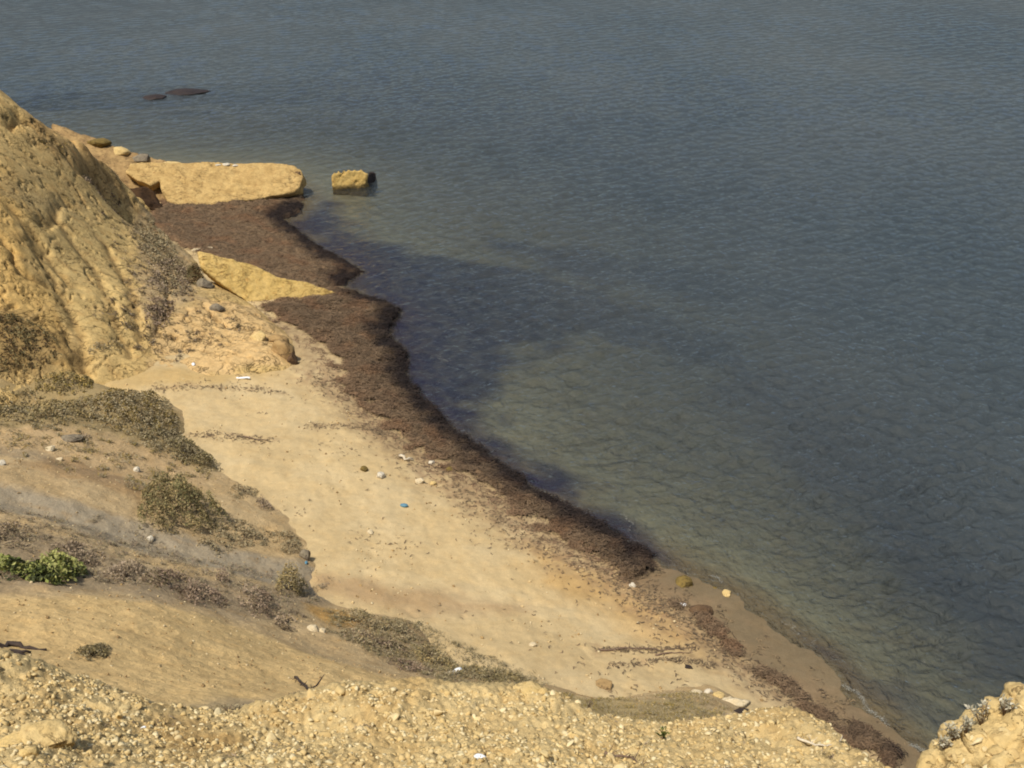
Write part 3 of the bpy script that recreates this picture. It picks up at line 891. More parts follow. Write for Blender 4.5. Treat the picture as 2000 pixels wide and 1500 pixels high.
allp, allc = [], []
for (v, c_), nn in ((da, 16000), (db, 30000), (dc, 2600)):
    i = rng.integers(0, len(v), nn); allp.append(v[i] + rng.normal(size=(nn, 3)) * [.1, .1, .0]); allc.append(c_[i] * (.5 + .7 * rng.random((nn, 1))))
for v, c_, P_w, nn in ((da, None, PA, 0), (db, None, PB, 0)):
    v, c_ = v
    i = rng.integers(0, len(v), 22000); p = v[i] + rng.normal(size=(22000, 3)) * [1.0, 1.0, 0]
    bz = BEACH.h(p[:, 0], p[:, 1]); sdw = poly_sd(p[:, 0], p[:, 1], P_w)
    ok = (bz > .28) & (sdw < .6) & (sdw > -2.2) & (height(p[:, 0], p[:, 1], [CLIFF]) < bz) & (rng.random(22000) < np.exp(np.minimum(sdw, 0) / .9)) & (fbm(p[:, 0], p[:, 1], .9, 3, 61) > -.15)
    p[:, 2] = bz; allp.append(p[ok]); allc.append(base_col(int(ok.sum()), c3(128, 102, 76)) * (.6 + .7 * rng.random((int(ok.sum()), 1))))
allp = np.concatenate(allp); allc = np.concatenate(allc)
tag(strands('seagrass_blades', allp, allp[:, 2] + .03, allc, .34, .03, 5), 'loose brown seagrass blades on top of the banks', 'seaweed', None, 'stuff')


def scatter_poly(poly, n, layers, seed, world=False):
    r = np.random.default_rng(seed)
    P = hits(poly, layers) if not world else np.array(poly)
    out = np.zeros((0, 2)); lo, hi = P[:, :2].min(0), P[:, :2].max(0)
    while len(out) < n:
        q = lo + r.random((n * 3, 2)) * (hi - lo)
        q = q[poly_sd(q[:, 0], q[:, 1], P) > 0]; out = np.concatenate([out, q])
    return out[:n]


BEACHPOLY = [(200, 750), (560, 725), (640, 700), (700, 800), (860, 920), (1080, 1075), (1300, 1190), (1500, 1350), (1620, 1420), (1400, 1440), (1060, 1335), (820, 1240), (640, 1170), (610, 1090), (450, 925), (350, 800)]
q = scatter_poly(BEACHPOLY, 5200, [BEACH], 3)
k = sstep(-.1, .6, fbm(q[:, 0], q[:, 1], .5, 3, 99)) * .75 + .05
q = q[np.random.default_rng(4).random(len(q)) < k * .8 * sstep(-.1, .45, fbm(q[:, 0], q[:, 1], .22, 3, 98))]
# tide lines of debris
tl = []
for i, t in enumerate(TW):
    m = 900 if i < 3 else 170
    s = rng.integers(0, len(t) - 1, m); u = rng.random((m, 1))
    p = t[s] * (1 - u) + t[s + 1] * u; p[:, :2] += rng.normal(size=(m, 2)) * ([.9, .8, .5, .25, .2, .25, .12, .12][i])
    tl.append(p[:, :2])
wsc = scatter_poly([(1290, 1120), (1400, 1170), (1500, 1240), (1640, 1340), (1810, 1490), (1740, 1480), (1600, 1380), (1480, 1290), (1400, 1200), (1300, 1150)], 700, [BEACH], 33)
wsc = wsc[fbm(wsc[:, 0], wsc[:, 1], .9, 3, 34) > .25]
q = np.concatenate([q, wsc] + tl)
cc = np.array([c3(128, 108, 80), c3(108, 92, 70), c3(140, 118, 86), c3(90, 76, 58)])[rng.integers(0, 4, len(q))]
tag(strands('seagrass_scraps', q, height(q[:, 0], q[:, 1], [BEACH], False) + .025, cc, .17, .04, 6, None, .25), 'scraps of dry seagrass strewn over the sand', 'seaweed', None, 'stuff')

# ------------------------------------------------------------------ stones
def stone_template(seed, sub=1, cuts=7, flat=.75):
    bm = bmesh.new(); bmesh.ops.create_icosphere(bm, subdivisions=sub, radius=1.0)
    r = random.Random(seed)
    pl = []
    for _ in range(cuts):
        d = Vector((r.gauss(0, 1), r.gauss(0, 1), r.gauss(0, 1))).normalized(); pl.append((d, r.uniform(.38, .80)))
    for v in bm.verts:
        for d, h in pl:
            t = v.co.dot(d)
            if t > h: v.co -= d * (t - h)
        v.co += Vector((r.uniform(-.1, .1), r.uniform(-.1, .1), r.uniform(-.1, .1)))
        v.co.z *= flat; v.co.x *= 1.15
    V = np.array([v.co[:] for v in bm.verts]); F = np.array([[v.index for v in f.verts] for f in bm.faces])
    bm.free()
    return V, F


def rot_mats(n, r, tilt=.5):
    a = r.random(n) * 6.283; t = r.normal(size=n) * tilt; c, s = np.cos(a), np.sin(a)
    Rz = np.zeros((n, 3, 3)); Rz[:, 0, 0] = c; Rz[:, 0, 1] = -s; Rz[:, 1, 0] = s; Rz[:, 1, 1] = c; Rz[:, 2, 2] = 1
    ct, st = np.cos(t), np.sin(t)
    Rx = np.zeros((n, 3, 3)); Rx[:, 0, 0] = 1; Rx[:, 1, 1] = ct; Rx[:, 1, 2] = -st; Rx[:, 2, 1] = st; Rx[:, 2, 2] = ct
    return Rz @ Rx


def many_stones(name, P, S, cols, sub, seed, mat, sink=.25, flat=.75, aniso=True):
    r = np.random.default_rng(seed); Vs, Fs, Cs = [], [], []; off = 0
    tid = r.integers(0, 8, len(P)); R = rot_mats(len(P), r)
    for t in range(8):
        V, F = stone_template(seed * 10 + t, sub, 11, flat)
        i = np.where(tid == t)[0]
        if not len(i): continue
        an = .6 + .75 * r.random((len(i), 1, 3)) if aniso else np.ones((len(i), 1, 3))
        vv = np.einsum('nij,nkj->nki', R[i], V[None] * an) * S[i][:, None, None] + P[i][:, None, :] + np.array([0, 0, 1])[None, None] * (S[i] * sink)[:, None, None]
        ff = F[None] + (np.arange(len(i)) * len(V))[:, None, None] + off
        Vs.append(vv.reshape(-1, 3)); Fs.append(ff.reshape(-1, 3)); Cs.append(np.repeat(cols[i], len(V), 0)); off += len(i) * len(V)
    return link_mesh(name, np_mesh(name, np.concatenate(Vs), np.concatenate(Fs), np.concatenate(Cs)), mat, None, False)


# pebbles on the beach and on the hillside
r = np.random.default_rng(21)
q = scatter_poly(BEACHPOLY, 2600, [BEACH], 8)
q = q[r.random(len(q)) < .12 + sstep(0, .5, fbm(q[:, 0], q[:, 1], .3, 3, 97))]
S = .022 + .055 * r.random(len(q)) ** 3
zz = height(q[:, 0], q[:, 1], [BEACH], False)
pal = np.array([c3(206, 180, 130), c3(214, 194, 150), c3(176, 146, 98), c3(150, 124, 84)])
tag(many_stones('beach_pebbles', np.stack([q[:, 0], q[:, 1], zz], -1), S, pal[r.integers(0, 4, len(q))], 1, 3, M_RUBBLE), 'small pebbles strewn over the sand', 'pebbles', None, 'stuff')
q = scatter_poly([(-60, 760), (330, 800), (440, 930), (610, 1090), (640, 1180), (1060, 1340), (1400, 1350), (1450, 1430), (900, 1380), (-60, 1300)], 4500, [HILL], 9)
S = .012 + .04 * r.random(len(q)) ** 3
zz = height(q[:, 0], q[:, 1], [HILL, BEACH, CLIFF], False)
tag(many_stones('hill_gravel', np.stack([q[:, 0], q[:, 1], zz], -1), S, pal[r.integers(0, 4, len(q))] * .92, 1, 4, M_RUBBLE), 'small stones and gravel lying over the hillside', 'gravel', None, 'stuff')

# rubble of the foreground: fine part as one mass, larger stones one by one
FPOLY = [(-80, 1275), (0, 1282), (140, 1316), (330, 1381), (430, 1398), (600, 1364), (750, 1346), (1000, 1350), (1080, 1358), (1180, 1396), (1300, 1418), (1560, 1410), (1640, 1438), (1760, 1505), (1760, 1560), (-80, 1560)]
FP = hits(FPOLY, [FORE])
q = scatter_poly(FP, 46000, None, 10, True)
cl = fbm(q[:, 0], q[:, 1], 1.1, 3, 110)
q = q[r.random(len(q)) < .35 + .9 * sstep(-.4, .4, cl)]
S = .013 + .050 * r.random(len(q)) ** 2.0
zz = height(q[:, 0], q[:, 1], [FORE], False)
pal = np.array([c3(210, 186, 132), c3(214, 192, 142), c3(202, 176, 122), c3(186, 160, 108), c3(208, 180, 122), c3(218, 200, 154)])
tag(many_stones('rubble', np.stack([q[:, 0], q[:, 1], zz], -1), S, pal[r.integers(0, 6, len(q))], 1, 5, M_RUBBLE, -.1, .8), 'fine yellow rubble covering the foreground slope', 'rubble', None, 'stuff')
vari = []
for t in range(10):
    V, F = stone_template(900 + t, 2, 13, .8)
    me = np_mesh('loose_stone', V, F, np.tile(pal[t % 6], (len(V), 1))); me.materials.append(M_RUBBLE); vari.append(me)
q = scatter_poly(FP, 290, None, 12, True)
for i, (a, b) in enumerate(q):
    o = bpy.data.objects.new('loose_stone', vari[i % 10]); COL.objects.link(o)
    s = .06 + .07 * rnd.random() ** 1.6
    zc = float(height(np.array([a]), np.array([b]), [FORE], False)[0])
    o.location = (a, b, zc + s * .12); o.scale = (s * rnd.uniform(.8, 1.25), s * rnd.uniform(.55, 1), s * rnd.uniform(.45, .9)); o.rotation_euler = (rnd.gauss(0, .5), rnd.gauss(0, .5), rnd.uniform(0, 6.28))
    tag(o, 'loose yellow stone among the rubble of the foreground slope', 'stone', 'loose stones on the foreground slope')


def ground_pt(x, y, layers=None):
    p = hit(x, y, layers)[0]
    return np.array([p[0], p[1], float(height(p[:1], p[1:2], layers, False)[0])])


def px_m(p):
    """metres that one photo pixel spans at a point"""
    d = np.array(p) - [0, 0, CAM_H]
    return (d[1] * math.cos(PITCH) - d[2] * math.sin(PITCH)) / FOC


def rock_mesh(name, V, F, voxel, amps, seed, mat, squash=None):
    """remesh a rough hull to an even skin and break it up with noise"""
    me = bpy.data.meshes.new(name); me.from_pydata([tuple(map(float, v)) for v in V], [], [list(map(int, f)) for f in F]); me.update()
    bm = bmesh.new(); bm.from_mesh(me); bmesh.ops.recalc_face_normals(bm, faces=bm.faces[:]); bm.to_mesh(me); bm.free()
    o = bpy.data.objects.new('tmp', me); COL.objects.link(o)
    md = o.modifiers.new('r', 'REMESH'); md.mode = 'VOXEL'; md.voxel_size = voxel
    sm = o.modifiers.new('s', 'SMOOTH'); sm.iterations = 2; sm.factor = .5
    dg = bpy.context.evaluated_depsgraph_get(); ev = o.evaluated_get(dg)
    m2 = bpy.data.meshes.new_from_object(ev)
    bpy.data.objects.remove(o)
    m2.name = name
    nv = len(m2.vertices); co = np.empty(nv * 3); no = np.empty(nv * 3)
    m2.vertices.foreach_get('co', co); m2.vertices.foreach_get('normal', no)
    co = co.reshape(-1, 3); no = no.reshape(-1, 3)
    d = 0
    for f, a, kind in amps:
        nn = fbm3(co, f, 4, seed)
        if kind == 'ridge': nn = 1 - 2 * np.abs(nn)
        if kind == 'pit': nn = -np.clip(nn - .18, 0, .5) * 3
        if kind == 'bed':
            u = co @ np.array(squash) * f + .5 * fbm3(co, .4, 2, seed); nn = np.abs((u % 1) - .5) * 4 - 1
        d = d + a * nn
    co += no * np.asarray(d)[:, None]
    m2.vertices.foreach_set('co', co.ravel()); m2.update()
    m2.materials.clear()
    return m2


def extrude_poly(top, down):
    """closed hull from a ring of points and the same ring moved by the vector(s) down"""
    n = len(top); V = np.concatenate([top, top + down]); F = [list(range(n)), list(range(2 * n - 1, n - 1, -1))]
    for i in range(n): F.append([i, i + n, (i + 1) % n + n, (i + 1) % n])
    bm = bmesh.new(); vs = [bm.verts.new(v) for v in V]
    for f in F: bm.faces.new([vs[i] for i in f])
    bmesh.ops.triangulate(bm, faces=bm.faces[:]); bmesh.ops.recalc_face_normals(bm, faces=bm.faces[:])
    bm.verts.index_update()
    V = [v.co[:] for v in bm.verts]; F = [[v.index for v in f.verts] for f in bm.faces]; bm.free()
    return V, F


def on_plane(pts_px, a, b, c):
    """the points of a tilted bed (through a, b, c) seen at those spots"""
    n = np.cross(np.array(b) - a, np.array(c) - a); n /= np.linalg.norm(n)
    out = []
    for x, y in pts_px:
        d = ray(x, y); t = np.dot(np.array(a) - [0, 0, CAM_H], n) / np.dot(d, n)
        out.append(d * t + [0, 0, CAM_H])
    return np.array(out), n


def centre_mesh(me, base=None):
    n = len(me.vertices); co = np.empty(n * 3); me.vertices.foreach_get('co', co); co = co.reshape(-1, 3)
    c = (co.min(0) + co.max(0)) / 2; c[2] = co[:, 2].min()
    if base is not None: c = np.array(base)
    me.vertices.foreach_set('co', (co - c).ravel()); me.update(); return c


def place(name, me, mat, label, cat, group=None, smooth=True):
    c = centre_mesh(me); o = link_mesh(name, me, mat, None, smooth); o.location = c
    return tag(o, label, cat, group)


# the long slab that runs out to sea
a, b, c = at(330, 400, 1.0), at(575, 378, .75), at(450, 322, 2.7)
ring, nn = on_plane([(255, 322), (300, 317), (345, 319), (400, 318), (450, 319), (520, 320), (572, 323), (588, 332), (592, 345), (585, 366), (575, 374), (545, 381), (520, 384), (500, 389), (470, 392), (420, 400), (370, 405), (335, 405), (318, 378), (312, 352), (292, 362), (262, 350), (245, 335)], a, b, c)
if nn[2] < 0: nn = -nn
V, F = extrude_poly(ring, np.array([-.1, 1.3, -1.1]))
me = rock_mesh('sandstone_slab', V, F, .11, [(.3, .16, ''), (.9, .05, 'ridge'), (3.0, .035, 'ridge'), (.9, .06, 'pit'), (1.1, .05, 'bed')], 3.1, None, (0.1, 0.3, .95))
place('sandstone_slab', me, M_SLAB, 'long tilted sandstone slab running out to sea beyond the cove', 'rock', 'tilted sandstone slabs')
# broken ground the slab grows out of, set back behind the dark hollow
a2, b2, c2 = a + [0, 2.6, 0], b + [0, 2.6, 0], c + [0, 2.6, 0]
ring, n2 = on_plane([(100, 240), (140, 254), (185, 270), (215, 284), (245, 294), (275, 306), (310, 313), (345, 320), (372, 330), (360, 380), (330, 412), (270, 425), (210, 400), (120, 340)], a2, b2, c2)
if n2[2] < 0: n2 = -n2
V, F = extrude_poly(ring, -n2 * 2.5 + np.array([.3, .6, 0]))
me = rock_mesh('headland_rock', V, F, .16, [(.3, .24, ''), (.9, .10, 'ridge'), (2.6, .07, 'ridge')], 8.3, None)
HEADL = 1
place('headland_rock', me, M_HEAD, 'brown broken headland rock behind the dark hollow, joining cliff and long slab', 'rock')
# the pointed slab nearer the camera
a, b, c = at(497, 598, .85), at(650, 572, .50), at(480, 520, 2.7)
ring, nn = on_plane([(385, 492), (430, 503), (480, 515), (512, 528), (545, 544), (590, 550), (625, 560), (656, 572), (620, 582), (575, 592), (540, 597), (497, 600), (465, 578), (430, 552), (395, 522)], a, b, c)
if nn[2] < 0: nn = -nn
V, F = extrude_poly(ring, np.array([-.2, 1.3, -.85]))
me = rock_mesh('sandstone_slab', V, F, .11, [(.3, .14, ''), (1.0, .07, 'ridge'), (3.0, .04, 'ridge'), (1.2, .05, 'pit')], 5.7, None, tuple(nn))
place('sandstone_slab', me, M_SLABY, 'pointed yellow sandstone slab between the two banks of seagrass', 'rock', 'tilted sandstone slabs')
# square rock standing in the sea, with its dark seaward block
a, b, c = at(650, 366, .22), at(715, 362, .22), at(690, 333, 1.5)
ring, nn = on_plane([(647, 338), (665, 332), (700, 330), (717, 336), (712, 358), (700, 362), (668, 362), (648, 366)], a, b, c)
if nn[2] < 0: nn = -nn
V, F = extrude_poly(ring, np.array([.1, .35, -1.5]))
me = rock_mesh('sea_rock', V, F, .10, [(.6, .10, ''), (2.0, .06, 'ridge'), (1.5, .12, 'pit')], 7.7, None)
rk = place('sea_rock', me, M_SLABY, 'square yellow rock standing in the sea off the long slab', 'rock')
ring, nn = on_plane([(706, 338), (722, 330), (734, 336), (733, 348), (722, 360), (708, 366)], at(708, 366, 0), at(733, 350, .1), at(722, 330, 1.2))
if nn[2] < 0: nn = -nn
V, F = extrude_poly(ring, np.array([.1, .4, -1.3]))
me = rock_mesh('dark_block', V, F, .10, [(.8, .10, ''), (2.4, .05, 'ridge')], 2.7, None)
cb_ = centre_mesh(me); o = link_mesh('dark_block', me, M_DARKROCK, rk); o.location = Vector(cb_) - rk.location
o['label'] = 'dark wet block on its right side'


def boulder(name, x, y, w, h, mat, label, cat='rock', seed=1, depth=1.0, layers=None, group=None, z=None, amps=None, sub=4, rot=0.0, lift=.25, pos=None):
    """a broken boulder w by h photo pixels large standing on the ground there"""
    p = pos if pos is not None else (ground_pt(x, y + h * .35, layers) if z is None else at(x, y + h * .35, z))
    m = px_m(p); rx, rz = w * m / 2, h * m / 2
    bm = bmesh.new(); bmesh.ops.create_icosphere(bm, subdivisions=sub, radius=1.0)
    co = np.array([v.co[:] for v in bm.verts]); F = np.array([[v.index for v in f.verts] for f in bm.faces]); bm.free()
    r = random.Random(seed * 31)
    for _ in range(10):
        d = np.array([r.gauss(0, 1), r.gauss(0, 1), r.gauss(0, .8)]); d /= np.linalg.norm(d); hh = r.uniform(.55, .9)
        t = co @ d; co -= d[None] * np.clip(t - hh, 0, 9)[:, None] * .9
    nrm = co / np.linalg.norm(co, axis=1)[:, None]
    co += nrm * (.16 * fbm3(co, 1.2, 4, seed * 1.7) + .07 * (1 - 2 * np.abs(fbm3(co, 3.2, 4, seed * 2.1))))[:, None]
    if rot:
        cr, sr = math.cos(rot), math.sin(rot); co = co @ np.array([[cr, sr, 0], [-sr, cr, 0], [0, 0, 1]])
    co *= [rx, rx * depth, rz * 1.1]
    me = np_mesh(name, co, F)
    o = link_mesh(name, me, mat, None, True); o.location = (p[0], p[1], p[2] + rz * lift)
    return tag(o, label, cat, group)


boulder('flat_rock', 305, 188, 50, 8, M_DARKROCK, 'small dark rock awash, left of the pair far out', 'rock', 2, .9, z=-.05, group='dark rocks awash far out')
boulder('flat_rock', 362, 178, 92, 9, M_DARKROCK, 'longer dark flat rock awash, right of the pair far out', 'rock', 3, .6, z=-.05, group='dark rocks awash far out')
boulder('shore_rock', 1337, 1134, 36, 20, M_OLIVE, 'pitted brown rock on the waterline with wet sand around', 'rock', 5)
boulder('shore_rock', 1394, 1148, 15, 10, M_OLIVE, 'small yellowish rock under shallow water between two others', 'rock', 6, z=-.1)
boulder('shore_rock', 1418, 1157, 22, 13, M_YSTONE, 'smooth pale yellow rock poking out of shallow water', 'rock', 7, z=0)
boulder('weedy_rock', 1372, 1190, 52, 18, M_HEAD2, 'low rock matted with brown weed at the edge of the wet sand', 'rock', 8, .6)
boulder('grey_boulder', 597, 1079, 26, 26, M_GREYROCK, 'grey rounded boulder at the end of the scrub above the beach', 'rock', 9)
boulder('white_stone', 743, 926, 20, 15, M_WSTONE, 'white stone lying alone on the sand, largest there', 'stone', 10)
boulder('beach_stone', 711, 915, 15, 12, M_OLIVE, 'small olive stone left of the white stone on the sand', 'stone', 11)
boulder('beach_stone', 820, 934, 18, 13, M_STONE, 'pale stone in the small cluster beside the seagrass bank', 'stone', 12)
boulder('beach_stone', 846, 940, 14, 8, M_YSTONE, 'flat yellow stone in the small cluster beside the seagrass bank', 'stone', 13)
boulder('beach_stone', 842, 901, 14, 7, M_WSTONE, 'small white stone on the inner edge of the seagrass bank', 'stone', 14)
boulder('beach_stone', 878, 914, 18, 11, M_OLIVE, 'brown stone half sunk in the seagrass above the cluster', 'stone', 15)
boulder('beach_stone', 1040, 1259, 16, 8, M_STONE, 'flat pale stone in the middle of the lower beach', 'stone', 16)
boulder('beach_stone', 1176, 1335, 44, 10, M_HEAD, 'brown half buried rock on the sand near the rubble slope', 'rock', 17, .8)
boulder('beach_stone', 1236, 1142, 16, 7, M_WSTONE, 'white stone at the foot of the dark seagrass tip', 'stone', 18)
boulder('beach_stone', 724, 1036, 14, 8, M_STONE, 'small pale stone on the open sand right of the scrub', 'stone', 19)
boulder('beach_stone', 1345, 1302, 16, 8, M_DARKROCK, 'small dark stone on the lower beach near the tide line', 'stone', 20)
boulder('hill_stone', 268, 917, 13, 14, M_WSTONE, 'white stone on the bare brown patch of the hillside', 'stone', 21)
boulder('hill_stone', 97, 872, 22, 12, M_STONE, 'pale stone on the path edge, larger of two', 'stone', 22)
boulder('hill_stone', 116, 892, 14, 8, M_STONE, 'pale stone on the path edge, smaller of two', 'stone', 23)
boulder('hill_stone', 3, 902, 16, 15, M_WSTONE, 'white stone at the left edge of the picture', 'stone', 24)
boulder('hill_stone', 292, 1040, 16, 10, M_WSTONE, 'white stone at the foot of the big olive bush', 'stone', 25)
boulder('hill_stone', 140, 853, 46, 14, M_GREYROCK, 'flat greyish rock among the mats above the path', 'rock', 26, .8)
boulder('hill_stone', 612, 1233, 26, 15, M_STONE, 'pale rock beside the scrub below the bare slope, left of two', 'rock', 27)
boulder('hill_stone', 630, 1238, 18, 12, M_STONE, 'pale rock beside the scrub below the bare slope, right of two', 'rock', 28)
boulder('rim_boulder', 92, 1447, 118, 64, M_CRAG, 'big pale boulder half buried in the rubble', 'rock', 29, .9, [FORE], sub=5)
boulder('rim_boulder', 28, 1455, 62, 40, M_YSTONE, 'pale rock left of the big boulder in the rubble', 'rock', 30, .9, [FORE])
boulder('rim_boulder', 60, 1480, 40, 26, M_YSTONE, 'small rock just below the big boulder in the rubble', 'rock', 36, .9, [FORE])
boulder('ledge_rock', 1035, 1350, 78, 10, M_YSTONE, 'flat pale rock on the rim of the rubble slope', 'rock', 31, .8, [FORE])
boulder('ledge_rock', 1062, 1352, 22, 20, M_YSTONE, 'knobbly rock at the end of the flat pale rock', 'rock', 32, .8, [FORE])
for i, (x, y, w, h) in enumerate([(1360, 1349, 24, 11), (1383, 1347, 17, 15), (1402, 1357, 26, 12), (1423, 1364, 15, 12)]):
    boulder('ledge_rock', x, y, w, h, [M_STONE, M_WSTONE, M_YSTONE, M_STONE][i], ['pale flat stone leftmost in the row on the knoll', 'whitish stone second from left in the row on the knoll', 'yellowish broad stone third from left in the row on the knoll', 'small pale stone rightmost in the row on the knoll'][i], 'stone', 33 + i, .8, [HILL], 'pale stones in a row on the knoll')
boulder('ledge_rock', 1436, 1372, 66, 26, M_STONE, 'weathered pale ledge rock on the knoll above the beach', 'rock', 41, .5, [HILL], rot=-.5)
boulder('ledge_rock', 1452, 1394, 46, 16, M_DARKROCK, 'dark filler painted as the shaded gap of the pale ledge on the knoll', 'rock', 43, .6, [HILL], rot=-.6)  # shade of the ledge gap, made as a dark rock
boulder('ledge_rock', 1474, 1398, 44, 26, M_STONE, 'pale ledge rock with a dark gap under it on the knoll', 'rock', 42, .6, [HILL], rot=-.6)
boulder('slab_end_shade', 584, 353, 22, 48, M_HEAD2, 'added block, darkened as the shaded seaward end of the long slab', 'rock', 72, .9, z=.4, lift=.4)  # dark colour stands in for the slab end turned from the sun
boulder('hollow_shade_rock', 282, 384, 120, 76, M_HOLLOW_SHADE, 'brown rock darkened for the shade inside the hollow between cliff and long slab', 'rock', 71, .5, pos=on_plane([(285, 402)], a2, b2, c2)[0][0] + [0, -1.6, 0])  # its dark colour paints the shade inside the hollow
boulder('cove_stone', 352, 408, 14, 6, M_WSTONE, 'white stone at the head of the cove by the long slab', 'stone', 43, layers=[BEACH])
boulder('cove_stone', 365, 421, 14, 5, M_WSTONE, 'white flat stone on the seagrass at the head of the cove', 'stone', 44, layers=[BEACH])
boulder('cove_stone', 308, 434, 14, 7, M_STONE, 'pale stone below the dark hollow at the head of the cove', 'stone', 45, layers=[BEACH])
for i, (x, y, w, h) in enumerate([(385, 486, 26, 9), (408, 484, 22, 8), (430, 488, 18, 7)]):
    boulder('cove_stone', x, y, w, h, M_STONE, ['pale rock above the pointed slab, nearest the cliff', 'pale rock above the pointed slab, middle of three', 'pale rock above the pointed slab, farthest from the cliff'][i], 'rock', 46 + i, .8, [BEACH])
boulder('toe_boulder', 552, 682, 48, 50, M_HEAD, 'undercut block at the seaward end of the cliff toe', 'rock', 55, .9, [BEACH], lift=.45, rot=.5)
boulder('toe_boulder', 572, 697, 22, 36, M_HEAD2, 'added block, darkened for the shade under the seaward end of the cliff toe', 'rock', 70, .7, [BEACH], lift=.35)  # shadow beside the toe, painted as a dark block
boulder('toe_boulder', 505, 655, 44, 22, M_YSTONE, 'flat tan block on top of the cliff toe, left of the broken one', 'rock', 73, .8)
boulder('toe_boulder', 545, 660, 42, 26, M_HEAD, 'broken block on top of the cliff toe', 'rock', 51, .9)
boulder('toe_boulder', 424, 602, 30, 18, M_GREYROCK, 'brown rounded block on the cliff toe below the pointed slab', 'rock', 52)
boulder('toe_boulder', 402, 553, 34, 24, M_GREYROCK, 'grey block beside the dark bush on the cliff', 'rock', 53)
a, b, c = at(330, 400, 1.0), at(575, 378, .75), at(450, 322, 2.7)
for i, (x, y, w, h) in enumerate([(190, 275, 50, 16), (235, 292, 40, 16), (277, 305, 44, 14), (330, 318, 50, 10)]):
    boulder('cliff_rock', x, y, w, h, [M_OLIVE, M_YSTONE, M_GREYROCK, M_YSTONE][i], ['brown rock on the cliff crest, first from the left', 'yellow rock on the cliff crest, second from the left', 'grey rock on the cliff crest, third from the left', 'low rock where the cliff crest meets the long slab'][i], 'rock', 54 + i, .8, None, 'rocks along the cliff crest', pos=on_plane([(x, y + 6)], a2, b2, c2)[0][0])
for i, (x, y, w, h) in enumerate([(424, 319, 16, 4), (440, 318, 18, 5), (458, 320, 14, 4), (490, 322, 14, 3)]):
    boulder('white_crust_rock', x, y, w, h, M_WSTONE, ['white bleached rock on the long slab, first of four from the left', 'white bleached rock on the long slab, second of four from the left', 'white bleached rock on the long slab, third of four from the left', 'white bleached rock on the long slab, rightmost of four'][i], 'rock', 60 + i, .7, pos=on_plane([(x, y + 2)], a, b, c)[0][0] + [0, 0, -.06], lift=.1)

# ------------------------------------------------------------------ shrubs
def ell(x, y, rx, ry, a=0.0, n=14):
    a = math.radians(a); out = []
    for i in range(n):
        t = 6.283 * i / n; u, w = rx * math.cos(t), ry * math.sin(t)
        out.append((x + u * math.cos(a) + w * math.sin(a), y - u * math.sin(a) + w * math.cos(a)))
    return out


